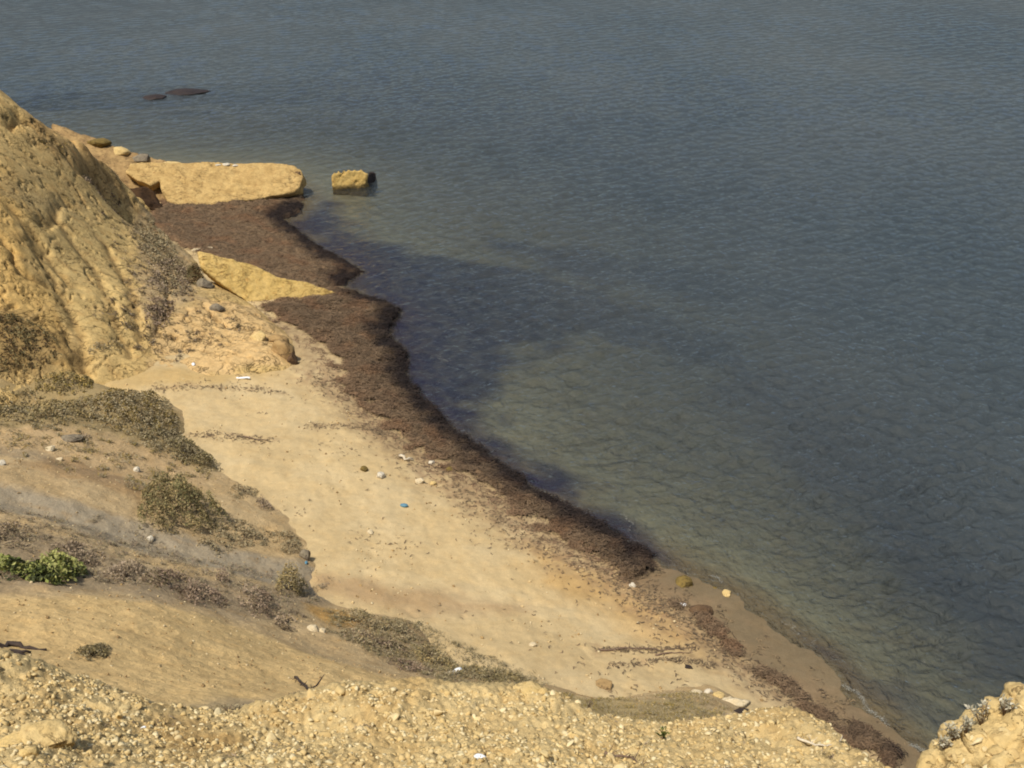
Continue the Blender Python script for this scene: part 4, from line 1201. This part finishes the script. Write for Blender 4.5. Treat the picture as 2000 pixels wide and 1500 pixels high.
def shrub(name, poly, H, cols, label, cat='shrub', group=None, leaf=.06, dens=150, layers=None, seed=1, edge=None, stems=14, lumps=1.2, maxn=14000, narrow=.45, parts=True, gapf=2.2):
    """a low bush: small leaves spread through a lumpy dome over its footprint, twigs under them"""
    P = hits(poly, layers)
    r = np.random.default_rng(seed * 7 + 1)
    area = .5 * abs(np.dot(P[:, 0], np.roll(P[:, 1], 1)) - np.dot(P[:, 1], np.roll(P[:, 0], 1)))
    leaf = leaf * .72; dens = dens * 1.8; maxn = int(maxn * 1.5)
    n = int(min(maxn, max(60, area * dens)))
    q = scatter_poly(P, int(n * 1.7), None, seed, True)
    sd = poly_sd(q[:, 0], q[:, 1], P)
    e = edge or max(.15, .45 * math.sqrt(area / math.pi))
    lump = fbm(q[:, 0], q[:, 1], lumps, 3, seed * 1.3)
    k = np.sqrt(np.clip(sd / e, 0, 1)) * np.clip(.8 + .7 * lump, .12, 1.5)
    ok = (r.random(len(q)) < .25 + k) & (r.random(len(q)) < .10 + .9 * sstep(-.20, .42, fbm(q[:, 0], q[:, 1], gapf, 3, seed * 2.9)))
    q, k, lump = q[ok][:n], k[ok][:n], lump[ok][:n]
    n = len(q)
    gz = height(q[:, 0], q[:, 1], layers, False)
    u = r.random(n) ** .55
    z = gz + H * k * u
    nrm = r.normal(size=(n, 3)) + [0, 0, .7]; nrm /= np.linalg.norm(nrm, axis=1)[:, None]
    t1 = np.cross(nrm, r.normal(size=(n, 3))); t1 /= np.linalg.norm(t1, axis=1)[:, None]; t2 = np.cross(nrm, t1)
    s = (leaf * (.6 + .8 * r.random(n)))[:, None]
    c = np.stack([q[:, 0], q[:, 1], z], -1)
    V = np.stack([c - t1 * s, c + t2 * s * narrow, c + t1 * s, c - t2 * s * narrow], 1).reshape(-1, 3)
    F = np.arange(n * 4).reshape(-1, 4)
    cc = 1.22 * np.array(cols)[np.clip(((lump * .9 + .5 + r.normal(size=n) * .28) * len(cols)).astype(int), 0, len(cols) - 1)] * (.8 + .4 * r.random((n, 1)))
    base = P.mean(0); base[2] = float(height(P[:, 0].mean()[None] if False else np.array([P[:, 0].mean()]), np.array([P[:, 1].mean()]), layers, False)[0])
    root = bpy.data.objects.new(name, None); COL.objects.link(root); root.location = base
    root.empty_display_size = .3
    tag(root, label, cat, group)
    link_mesh('foliage', np_mesh('foliage', V - base, F, np.repeat(cc, 4, 0)), M_LEAF, root, False)
    # twigs
    Vs, Fs = [], []; off = 0
    for i in range(stems):
        a = q[rnd.randrange(n)]; j = rnd.randrange(n)
        p0 = np.array([*(a * .4 + base[:2] * .6 if stems > 6 else a), 0.0]); p0[2] = float(height(p0[:1], p0[1:2], layers, False)[0]) - .03
        p1 = c[j] if np.linalg.norm(c[j, :2] - p0[:2]) < 1.2 else p0 + [rnd.uniform(-.2, .2), rnd.uniform(-.2, .2), H * .7]
        d = p1 - p0; ln = np.linalg.norm(d) + 1e-6; sx = np.cross(d, [.3, .5, .2]); sx /= np.linalg.norm(sx) + 1e-6; sy = np.cross(d / ln, sx)
        r0, r1 = .012 + .008 * H, .004
        ring = [p0 + (sx * math.cos(t) + sy * math.sin(t)) * r0 for t in (0, 2.1, 4.2)] + [p1 + (sx * math.cos(t) + sy * math.sin(t)) * r1 for t in (0, 2.1, 4.2)]
        Vs += ring; Fs += [[off + m, off + (m + 1) % 3, off + 3 + (m + 1) % 3, off + 3 + m] for m in range(3)]; off += 6
    link_mesh('stem', np_mesh('stem', np.array(Vs) - base, np.array(Fs)), M_DARK, root, False)
    return root


OL = [c3(96, 86, 56), c3(118, 106, 70), c3(136, 122, 82), c3(148, 128, 84)]
GG = [c3(118, 106, 78), c3(138, 126, 94), c3(154, 140, 108), c3(140, 122, 88)]
GB = [c3(84, 72, 56), c3(110, 94, 74), c3(136, 118, 94), c3(150, 132, 108)]
PB = [c3(86, 70, 54), c3(110, 92, 74), c3(130, 110, 88), c3(144, 124, 102)]
GR = [c3(58, 62, 32), c3(90, 96, 46), c3(118, 122, 60), c3(146, 144, 84)]
BR = [c3(60, 46, 30), c3(84, 64, 40), c3(104, 84, 52), c3(96, 88, 56)]
YG = [c3(104, 88, 40), c3(128, 110, 54), c3(150, 128, 66)]
Lh = [HILL, BEACH, CLIFF]
scr = 'low scrub on the hillside'
shrub('green_bush', ell(108, 1124, 66, 28, 0), .6, GR, 'bright green leafy bush above the bare slope, larger right one', 'bush', 'green leafy bushes', .085, 420, Lh, 3, narrow=.6)
shrub('green_bush', ell(26, 1118, 36, 22, 0), .6, GR, 'bright green leafy bush above the bare slope, smaller left one', 'bush', 'green leafy bushes', .085, 420, Lh, 4, narrow=.6)
shrub('olive_bush', [(268, 990), (290, 955), (330, 950), (370, 955), (410, 985), (440, 1000), (455, 1030), (400, 1045), (330, 1045), (270, 1030)], 1.35, OL + [c3(110, 104, 66)], 'big rounded olive bush beside the path', 'bush', None, .07, 520, Lh, 5, lumps=.9, maxn=16000)
shrub('grey_scrub', [(400, 1035), (460, 1015), (530, 1035), (588, 1048), (590, 1070), (540, 1062), (480, 1068), (430, 1085), (385, 1065)], .4, GG, 'grey green mat trailing right from the big olive bush', 'shrub', scr, .06, 330, Lh, 6)
shrub('grey_scrub', ell(475, 962, 32, 11, 0), .3, GG, 'small grey brown mat alone above the big olive bush', 'shrub', scr, .05, 380, Lh, 7)
shrub('grey_scrub', ell(518, 988, 22, 10, -40), .3, GB, 'narrow brown tuft on the lip of the sand above the trailing mat', 'shrub', scr, .05, 380, Lh, 8)
shrub('grey_scrub', ell(568, 1070, 26, 14, 0), .35, GG, 'grey tuft beside the grey rounded boulder', 'shrub', scr, .05, 380, Lh, 9)
shrub('round_bush', ell(572, 1150, 34, 20, 0), .95, OL, 'small round olive bush casting a dark shadow at the end of the path', 'bush', None, .06, 700, Lh, 10)
shrub('mat_shrub', ell(125, 752, 62, 20, 0), .5, YG + OL, 'yellow green cushion shrub at the cliff foot', 'shrub', scr, .08, 260, Lh, 11)
shrub('mat_shrub', [(-30, 770), (60, 755), (100, 780), (180, 785), (200, 815), (140, 830), (60, 835), (-30, 815)], .35, GG + OL, 'grey green mat at the left edge above the white stone', 'shrub', scr, .08, 220, Lh, 12)
shrub('mat_shrub', [(170, 782), (250, 768), (330, 780), (352, 825), (355, 850), (300, 865), (230, 845), (170, 820)], .55, GG + [c3(118, 100, 52)], 'broad grey green mat in the middle of the hillside top', 'shrub', scr, .08, 260, Lh, 13)
shrub('mat_shrub', [(262, 850), (340, 845), (392, 878), (430, 905), (440, 920), (410, 920), (350, 905), (290, 880)], .6, GG[:3] + OL[:2], 'long dark edged mat pointing down to the sand', 'shrub', scr, .07, 330, Lh, 14)
shrub('mat_shrub', ell(155, 858, 26, 9, 0), .25, GB, 'small brown tuft on the flat rock above the path', 'shrub', scr, .06, 300, Lh, 15)
for i, (x, y, rx, ry, a, H, cs, lb) in enumerate([
        (245, 1122, 46, 20, 10, .35, GB, 'dry brown scrub right beside the green bushes'),
        (325, 1135, 50, 20, 0, .45, PB + OL[:1], 'dry scrub with an olive crown on the rim of the bare slope'),
        (436, 1135, 15, 14, 0, .5, PB, 'narrow upright grey tuft on the scrub rim'),
        (390, 1165, 60, 20, -12, .4, PB, 'dry purplish scrub in the middle of the rim of the bare slope'),
        (505, 1185, 46, 24, -20, .6, PB + GB, 'rounded dry grey scrub near the end of the rim'),
        (560, 1222, 26, 12, -20, .3, GB, 'last low dry scrub on the rim of the bare slope'),
        (150, 1085, 60, 20, -10, .2, GB, 'sparse brown scrub behind the green bushes'),
        (20, 1050, 50, 24, 0, .25, GG + GB, 'sparse grey scrub at the left edge behind the green bushes')]):
    shrub('dry_scrub', ell(x, y, rx, ry, a), H, cs, lb, 'shrub', 'dry scrub along the rim of the bare slope', .055, 330, Lh, 20 + i)
for i, (pl, H, cs, lb) in enumerate([
        (ell(715, 1216, 60, 17, -14), .35, OL + GG, 'olive grey mat at the top of the scrub tongue beside the sand'),
        (ell(785, 1238, 30, 14, -25), .4, GG, 'grey mat with a dark edge overhanging the sand'),
        (ell(735, 1258, 75, 16, -14), .3, PB + GG, 'pale dry mat on the near side of the scrub tongue'),
        (ell(850, 1285, 52, 17, -25), .35, GG + OL, 'olive mat in the middle of the scrub tongue'),
        (ell(800, 1300, 50, 10, -15), .2, PB, 'thin dry mat left of the white litter'),
        (ell(965, 1322, 80, 15, -9), .35, OL + GG[:2], 'low olive mat at the tip of the scrub tongue')]):
    shrub('mat_shrub', pl, H, cs, lb, 'shrub', 'mats of the scrub tongue above the beach', .05, 420, Lh, 40 + i)
shrub('grey_scrub', ell(177, 1277, 44, 15, 10), .28, OL[:2] + GG[:2], 'dark oval mat on the bare slope above the rubble', 'shrub', None, .04, 900, Lh, 50)
shrub('grey_scrub', ell(440, 1388, 70, 12, 0), .12, GG, 'faint grey tufts in the dip of the rubble rim', 'shrub', None, .035, 300, Lh, 51)
shrub('rim_weeds', ell(585, 1372, 30, 10, 0), .2, GG, 'small grey weeds under the dead branch on the rim', 'shrub', None, .035, 500, Lh, 52)
# cliff vegetation
Lc = [CLIFF, BEACH]
cg = 'scrub growing on the cliff'
for i, (pl, H, cs, lf, dn, lb) in enumerate([
        ([(258, 425), (300, 425), (335, 470), (350, 500), (310, 520), (280, 500), (262, 460)], .5, GG, .10, 150, 'grey green scrub at the top of the cliff gully by the cove'),
        ([(285, 510), (350, 500), (385, 540), (370, 580), (320, 590), (285, 560)], .5, GG + GB, .10, 150, 'grey scrub in the middle of the cliff gully'),
        ([(285, 585), (350, 580), (350, 615), (310, 650), (280, 640)], .35, PB, .09, 130, 'pale dry scrub at the foot of the cliff gully'),
        (ell(380, 540, 18, 20, 0), .9, BR, .09, 300, 'dark bush overhanging the pointed slab'),
        (ell(185, 352, 36, 12, -40), .4, GB, .10, 130, 'brown scrub high on the cliff below the crest'),
        (ell(228, 384, 34, 10, -50), .4, PB, .10, 130, 'pale scrub beside the dark hollow on the cliff'),
        ([(-30, 610), (50, 625), (110, 665), (130, 710), (60, 730), (-30, 725)], .5, BR + OL[:2], .09, 180, 'dark brown scrub patch low on the cliff at the left edge'),
        (ell(205, 680, 40, 12, 15), .3, GG, .08, 120, 'thin grey scrub at the foot of the pale cliff face'),
        (ell(120, 285, 50, 12, -15), .4, BR + YG, .10, 110, 'brown scrub along the cliff crest')]):
    shrub('cliff_scrub', pl, H, cs, lb, 'shrub', cg, lf, dn, Lc, 60 + i)
# tiny tufts over the hillside and cliff toe, nobody could count them
def tufts(name, poly, n, layers, seed, cols, H, label, leaf=.05, per=26):
    q = scatter_poly(poly, n, layers, seed)
    r = np.random.default_rng(seed + 1)
    q = np.repeat(q, per, 0) + r.normal(size=(n * per, 2)) * np.repeat(.05 + .16 * r.random((n, 1)), per, 0)
    zz = height(q[:, 0], q[:, 1], layers, False) + H * r.random(len(q))
    cc = np.array(cols)[r.integers(0, len(cols), len(q))]
    return tag(strands(name, q, zz, cc, leaf * 2, leaf * .4, seed, M_LEAF, 1.4), label, 'scrub', None, 'stuff')


tufts('hill_tufts', [(-60, 990), (200, 1000), (420, 1090), (640, 1130), (600, 1210), (480, 1200), (200, 1140), (-60, 1140)], 260, Lh, 71, GB + GG, .10, 'tiny dry tufts dotted over the grey part of the hillside')
tufts('hill_tufts', [(640, 1195), (810, 1215), (1060, 1332), (1000, 1350), (850, 1330), (640, 1240)], 260, Lh, 73, GG + OL, .10, 'tiny tufts dotted between the mats of the scrub tongue')
tufts('hill_tufts', [(-60, 760), (330, 790), (430, 930), (300, 970), (-60, 870)], 160, Lh, 75, GG + YG, .12, 'tiny tufts dotted around the mats at the hillside top', .07)
tufts('cliff_tufts', [(120, 280), (260, 330), (300, 440), (400, 600), (540, 650), (300, 720), (180, 640), (250, 560), (180, 360)], 260, Lc, 77, GB + BR, .15, 'tiny brown tufts dotted over the cliff', .08)
tufts('rubble_tufts', FPOLY, 60, [FORE], 79, GB + OL, .06, 'tiny dry weeds between the rubble stones', .03)
tufts('knoll_tufts', [(1080, 1350), (1250, 1370), (1360, 1350), (1450, 1420), (1100, 1420)], 160, [HILL], 81, GG + YG, .08, 'tiny tufts on the knoll above the lower beach', .04)


# ------------------------------------------------------------------ twigs, driftwood, litter
def tube(path, radii, sides=6):
    path = np.array(path, float); V, F = [], []
    for i, p in enumerate(path):
        d = path[min(i + 1, len(path) - 1)] - path[max(i - 1, 0)]; d /= np.linalg.norm(d) + 1e-9
        a = np.cross(d, [0.1, .2, 1]); a /= np.linalg.norm(a) + 1e-9; b = np.cross(d, a)
        for k in range(sides):
            t = 6.283 * k / sides; V.append(p + (a * math.cos(t) + b * math.sin(t)) * radii[i])
    for i in range(len(path) - 1):
        for k in range(sides): F.append([i * sides + k, i * sides + (k + 1) % sides, (i + 1) * sides + (k + 1) % sides, (i + 1) * sides + k])
    F.append(list(range(sides))[::-1]); F.append([(len(path) - 1) * sides + k for k in range(sides)])
    return V, F


def branch(name, pts_px, rad, mat, label, layers, lift=.03, twigs=5, cat='driftwood', rise=0.0):
    P = [ground_pt(x, y, layers) + [0, 0, lift + rise * math.sin(3.14 * i / (len(pts_px) - 1))] for i, (x, y) in enumerate(pts_px)]
    PP = []
    for i in range(len(P) - 1):
        for k in range(4):
            u = k / 4; PP.append(P[i] * (1 - u) + P[i + 1] * u + [rnd.gauss(0, rad * .5), rnd.gauss(0, rad * .5), rnd.gauss(0, rad * .4)])
    PP.append(P[-1]); n = len(PP)
    V, F = tube(PP, [rad * (1 - .75 * i / n) for i in range(n)])
    for t in range(twigs):
        i = rnd.randrange(1, n); ln = rad * rnd.uniform(4, 8); d = np.array([rnd.gauss(0, 1), rnd.gauss(0, 1), rnd.uniform(.1, 1)]); d /= np.linalg.norm(d)
        a, b = tube([PP[i], PP[i] + d * ln * .5 + [rnd.gauss(0, .01)] * 3, PP[i] + d * ln], [rad * .4, rad * .28, rad * .1], 4)
        F += [[j + len(V) for j in f] for f in b]; V += a
    base = np.array(P[0]); me = bpy.data.meshes.new(name); me.from_pydata([tuple(np.array(v) - base) for v in V], [], F); me.update()
    o = link_mesh(name, me, mat); o.location = base
    return tag(o, label, cat)


branch('dead_branch', [(578, 1322), (592, 1336), (604, 1348), (620, 1356)], .035, M_DARK, 'dark dead branch on the rim left of centre', [FORE, HILL], .05, 12)
branch('dead_branch', [(1180, 1468), (1205, 1472), (1235, 1478), (1252, 1490)], .022, M_WOOD, 'grey dead branches spread on the rubble', [FORE], .04, 16)
branch('dead_branch', [(1555, 1445), (1590, 1452), (1612, 1458), (1640, 1455)], .022, M_PALEWOOD, 'bleached curved stick at the edge of the rubble', [FORE], .04, 4)
branch('driftwood', [(780, 893), (795, 898), (808, 899)], .09, M_PALEWOOD, 'bleached driftwood piece at the edge of the seagrass bank', [BEACH], .12, 0)
branch('driftwood', [(1170, 1272), (1230, 1268), (1290, 1270), (1358, 1266)], .045, M_WOOD, 'long thin brown stick on the lower beach', [BEACH], .03, 4)
branch('driftwood', [(1280, 1279), (1310, 1276), (1345, 1278)], .04, M_WOOD, 'short brown stick just below the long thin one', [BEACH], .03, 2)
branch('driftwood', [(475, 852), (500, 858), (524, 861)], .04, M_WOOD, 'thin brown stick on the upper beach beside the mats', [BEACH], .03, 2)
for i, (p, lb) in enumerate([([(-20, 1256), (30, 1258), (90, 1268)], 'dark weathered plank uppermost in the pile at the left edge'), ([(-20, 1268), (20, 1270), (60, 1274)], 'dark weathered plank in the middle of the pile at the left edge'), ([(-10, 1280), (30, 1280), (50, 1283)], 'short dark weathered plank lowest in the pile at the left edge')]):
    branch('old_plank', p, [.09, .07, .05][i], M_DARK, lb, [HILL], .03, 0, 'driftwood')
# white board on the sand under the cliff
def board(name, x, y, w, d, h, rz, mat, label, cat, layers, tilt=0.0):
    p = ground_pt(x, y, layers)
    bm = bmesh.new(); bmesh.ops.create_cube(bm, size=1.0)
    for v in bm.verts: v.co.x *= w; v.co.y *= d; v.co.z *= h
    bmesh.ops.subdivide_edges(bm, edges=[e for e in bm.edges if abs((e.verts[0].co - e.verts[1].co).x) > w * .5], cuts=4)
    for v in bm.verts: v.co.z += .04 * w * math.sin(v.co.x / w * 5) + rnd.gauss(0, h * .12); v.co.y += rnd.gauss(0, d * .05)
    bmesh.ops.bevel(bm, geom=bm.edges[:], offset=h * .15, segments=1, affect='EDGES')
    me = bpy.data.meshes.new(name); bm.to_mesh(me); bm.free()
    o = link_mesh(name, me, mat, None, False); o.location = (p[0], p[1], p[2] + h * .6 + .02); o.rotation_euler = (.1, tilt, rz)
    return tag(o, label, cat)


board('white_board', 475, 739, .75, .13, .05, -.1, M_WHITE, 'narrow white board lying on the sand under the cliff', 'board', [BEACH])


def litter(name, x, y, s, mat, label, cat, layers, seed=1, flat=.45):
    """crumpled bag or bottle fragment"""
    p = ground_pt(x, y, layers)
    bm = bmesh.new(); bmesh.ops.create_icosphere(bm, subdivisions=3, radius=1)
    co = np.array([v.co[:] for v in bm.verts]); F = np.array([[v.index for v in f.verts] for f in bm.faces]); bm.free()
    co *= (1 + .35 * (1 - 2 * np.abs(fbm3(co, 1.6, 3, seed * 3.3))) * .6)[:, None]
    co *= [s, s * .6, s * flat]
    o = link_mesh(name, np_mesh(name, co, F), mat, None, False); o.location = (p[0], p[1], p[2] + s * flat * .6); o.rotation_euler = (0, 0, seed)
    return tag(o, label, cat)


litter('white_tub', 377, 706, .14, M_WHITE, 'small round white tub on the cliff toe', 'litter', [CLIFF], 2, .5)
litter('blue_bottle', 789, 987, .16, M_BLUE, 'flattened blue plastic scrap on the sand', 'litter', [BEACH], 3)
litter('white_bag', 893, 1314, .17, M_WHITE, 'white crumpled bag beside dark scrub on the tongue', 'litter', [HILL], 4)
litter('white_bag', 880, 1320, .10, M_WSTONE, 'smaller off white scrap next to the crumpled bag', 'litter', [HILL], 5)
litter('white_bag', 938, 1489, .07, M_WHITE, 'white crumpled scrap in the rubble at the bottom edge', 'litter', [FORE], 6)
litter('white_scrap', 280, 1423, .035, M_WHITE, 'small white scrap in the rubble right of the big boulder', 'litter', [FORE], 7)
litter('red_scrap', 1352, 1487, .04, M_RED, 'small red scrap in the rubble at the bottom edge', 'litter', [FORE], 8)
litter('white_bottle', 1333, 1183, .15, M_WHITE, 'white bottle lying on the wet sand beside the weedy rock', 'litter', [BEACH], 9, .35)
litter('white_scrap', 746, 782, .10, M_WHITE, 'tiny white scrap on the upper seagrass bank', 'litter', [BEACH], 10)
litter('blue_scrap', 598, 1100, .09, M_BLUE, 'pale blue scrap just below the grey rounded boulder', 'litter', [BEACH, HILL], 11)


# ------------------------------------------------------------------ crag at the right edge with grey sprigs
def crag(name, ring_px, dist, voxel, seed, label):
    top = np.array([at_d(x, y, d) for x, y, d in ring_px])
    V, F = extrude_poly(top, np.array([.25, .9, -1.5]))
    V = [list(v) for v in V]; F = [list(f) for f in F]
    kr = np.random.default_rng(17); ctr = top.mean(0)
    for _ in range(420):
        i = kr.integers(0, len(top)); j = (i + 1) % len(top); u = kr.random(); e = top[i] * (1 - u) + top[j] * u
        w = kr.random() ** 1.4; p = e * (1 - w) + ctr * w + kr.normal(size=3) * .02
        TV, TF = stone_template(int(kr.integers(0, 40)), 1, 9, .8); rr = .03 + .09 * kr.random() ** 2
        q = TV @ rot_mats(1, kr)[0].T * rr + p; o = len(V)
        V += q.tolist(); F += (TF + o).tolist()
    me = rock_mesh(name, V, F, voxel, [(1.1, .06, ''), (4.0, .03, 'ridge'), (12.0, .016, 'ridge')], seed, None)
    return place(name, me, M_CRAG, label, 'rock')


cr = crag('crag', [(1818, 1510, 9.6), (1822, 1478, 9.7), (1842, 1462, 9.8), (1862, 1444, 9.8), (1888, 1428, 9.9), (1925, 1412, 9.9), (1950, 1400, 9.9), (1975, 1372, 9.9), (2010, 1352, 9.8), (2120, 1330, 9.7), (2150, 1600, 9.0), (1900, 1620, 9.0), (1820, 1560, 9.3)], 9.8, .024, 4.4,
          'yellow knobbly crag at the bottom right corner')
# small stones stuck on the crag
bpy.context.view_layer.update()
dg = bpy.context.evaluated_depsgraph_get()
inv = cr.matrix_world.inverted()


def on_crag(x, y):
    d = Vector(ray(x, y)).normalized(); o = Vector((0, 0, CAM_H))
    ok, loc, nr_, _ = cr.ray_cast(inv @ o, inv.to_3x3() @ d)
    return (cr.matrix_world @ loc) if ok else None


for i in range(36):
    x, y = rnd.uniform(1825, 2010), rnd.uniform(1370, 1515)
    p = on_crag(x, y)
    if p is None: continue
    o = bpy.data.objects.new('loose_stone', vari[i % 10]); COL.objects.link(o)
    s = rnd.uniform(.025, .06); o.location = p - Vector((0, 0, s * .4)); o.scale = (s, s, s * .8); o.rotation_euler = (rnd.gauss(0, .6), rnd.gauss(0, .6), rnd.uniform(0, 6.28))
    tag(o, 'knobbly stone stuck on the yellow crag at the bottom right', 'stone', 'stones on the crag')


def sprig(x, y, hpx, lean, label, cols, seed, p=None, n=8, leaf=.03, cat='plant'):
    if p is None:
        q = on_crag(x, y)
        if q is None: q = Vector(at_d(x, y, 9.9))
        p = np.array(q)
    m = px_m(p); H = hpx * m * 1.1; r = random.Random(seed)
    root = bpy.data.objects.new('sprig', None); COL.objects.link(root); root.location = p; root.empty_display_size = .05
    tag(root, label, cat, None)
    V, F, LV, LF, LC = [], [], [], [], []
    for k in range(n):
        a = r.uniform(0, 6.28); sp = r.uniform(.05, .5); tip = np.array([math.cos(a) * sp * H + lean * H, math.sin(a) * sp * H * .6, H * r.uniform(.6, 1.05)])
        mid = tip * .5 + [r.gauss(0, .01), r.gauss(0, .01), H * .08]
        b, c = tube([np.zeros(3) - [0, 0, .03], mid, tip], [.004, .003, .0015], 4)
        F += [[j + len(V) for j in f] for f in c]; V += b
        for t in range(9):
            u = r.uniform(.3, 1.05); base = tip * u + (mid - tip * .5) * (1 - abs(2 * u - 1)) if u <= 1 else tip
            d = np.array([r.gauss(0, 1), r.gauss(0, 1), r.uniform(.2, 1.4)]); d /= np.linalg.norm(d); s = np.cross(d, [r.gauss(0, 1), r.gauss(0, 1), .3]); s /= np.linalg.norm(s)
            l = leaf * r.uniform(.7, 1.4); o = len(LV)
            LV += [base, base + d * l * .6 + s * l * .28, base + d * l * 1.3, base + d * l * .6 - s * l * .28]; LF.append([o, o + 1, o + 2, o + 3]); LC += [cols[r.randrange(len(cols))]] * 4
    me = bpy.data.meshes.new('stem'); me.from_pydata([tuple(v) for v in V], [], F); me.update(); link_mesh('stem', me, M_WOOD, root)
    link_mesh('foliage', np_mesh('foliage', np.array(LV), np.array(LF), np.array(LC)), M_LEAF, root, False)


SG = [c3(186, 178, 150), c3(158, 150, 124), c3(204, 196, 170)]
sprig(1918, 1414, 48, -.15, 'tallest grey leafy sprig on the crag against the water', SG, 1)
sprig(1962, 1396, 38, -.1, 'grey leafy sprig near the top of the crag at the right', SG, 2)
sprig(1862, 1446, 34, -.2, 'low grey sprig on the left shoulder of the crag', SG, 3, n=12)
sprig(1886, 1432, 30, -.1, 'short grey sprig between the low and the tallest one', SG, 4, n=10)
sprig(1846, 1462, 26, -.2, 'lowest grey sprig at the left foot of the crag', SG, 5, n=8)
sprig(0, 0, 26, 0, 'small green sprig growing in the rubble', GR[:3], 6, ground_pt(1296, 1448, [FORE]), 9, .04)
sprig(0, 0, 20, .1, 'small dry weed in the rubble left of the green sprig', GB, 7, ground_pt(1150, 1385, [FORE]), 6, .02)
sprig(0, 0, 22, .1, 'small dry weed sticking out of the rubble left of centre', GB, 8, ground_pt(448, 1400, [FORE]), 6, .02)


# ------------------------------------------------------------------ foam lines where small waves break
def foam(pts_px, w, label, seed, n=900):
    P = np.array([at(x, y, .05) for x, y in pts_px]); r = np.random.default_rng(seed)
    s = r.integers(0, len(P) - 1, n); u = r.random((n, 1)); p = P[s] * (1 - u) + P[s + 1] * u
    wob = fbm(p[:, 0], p[:, 1], 1.1, 3, seed)
    den = .75 * sstep(-.15, .45, fbm(p[:, 0], p[:, 1], .9, 3, seed + 2))
    t = P[-1] - P[0]; nn = np.array([-t[1], t[0]]) / np.linalg.norm(t[:2])
    p[:, :2] += nn * (wob * .26 + .05 * fbm(p[:, 0], p[:, 1], 4, 2, seed + 4) + r.normal(size=n) * w * .9)[:, None]
    ok = r.random(n) < den; p = p[ok]
    S = .005 + .012 * r.random(len(p))
    return tag(many_stones('foam', p, S, base_col(len(p), c3(176, 174, 160)), 1, seed, M_RUBBLE, 0, .25), label, 'foam', None, 'stuff')


foam([(1196, 978), (1210, 1000), (1226, 1022), (1246, 1046)], .05, 'short white foam line off the dark bank', 3, 500)
foam([(1290, 1106), (1340, 1116), (1395, 1126), (1440, 1150)], .05, 'thin foam line above the shore rocks', 4, 700)
foam([(1636, 1318), (1665, 1352), (1700, 1388), (1740, 1420), (1780, 1450), (1815, 1478)], .07, 'white foam line along the lower waterline', 5, 2200)
foam([(850, 690), (868, 700), (880, 706)], .15, 'small patch of foam in the dark shallows', 6, 260)
foam([(1520, 1210), (1560, 1236), (1590, 1262)], .08, 'faint foam streak over the shallow sand', 7, 400)
foam([(726, 342), (745, 349)], .15, 'little foam at the right side of the square rock', 8, 160)
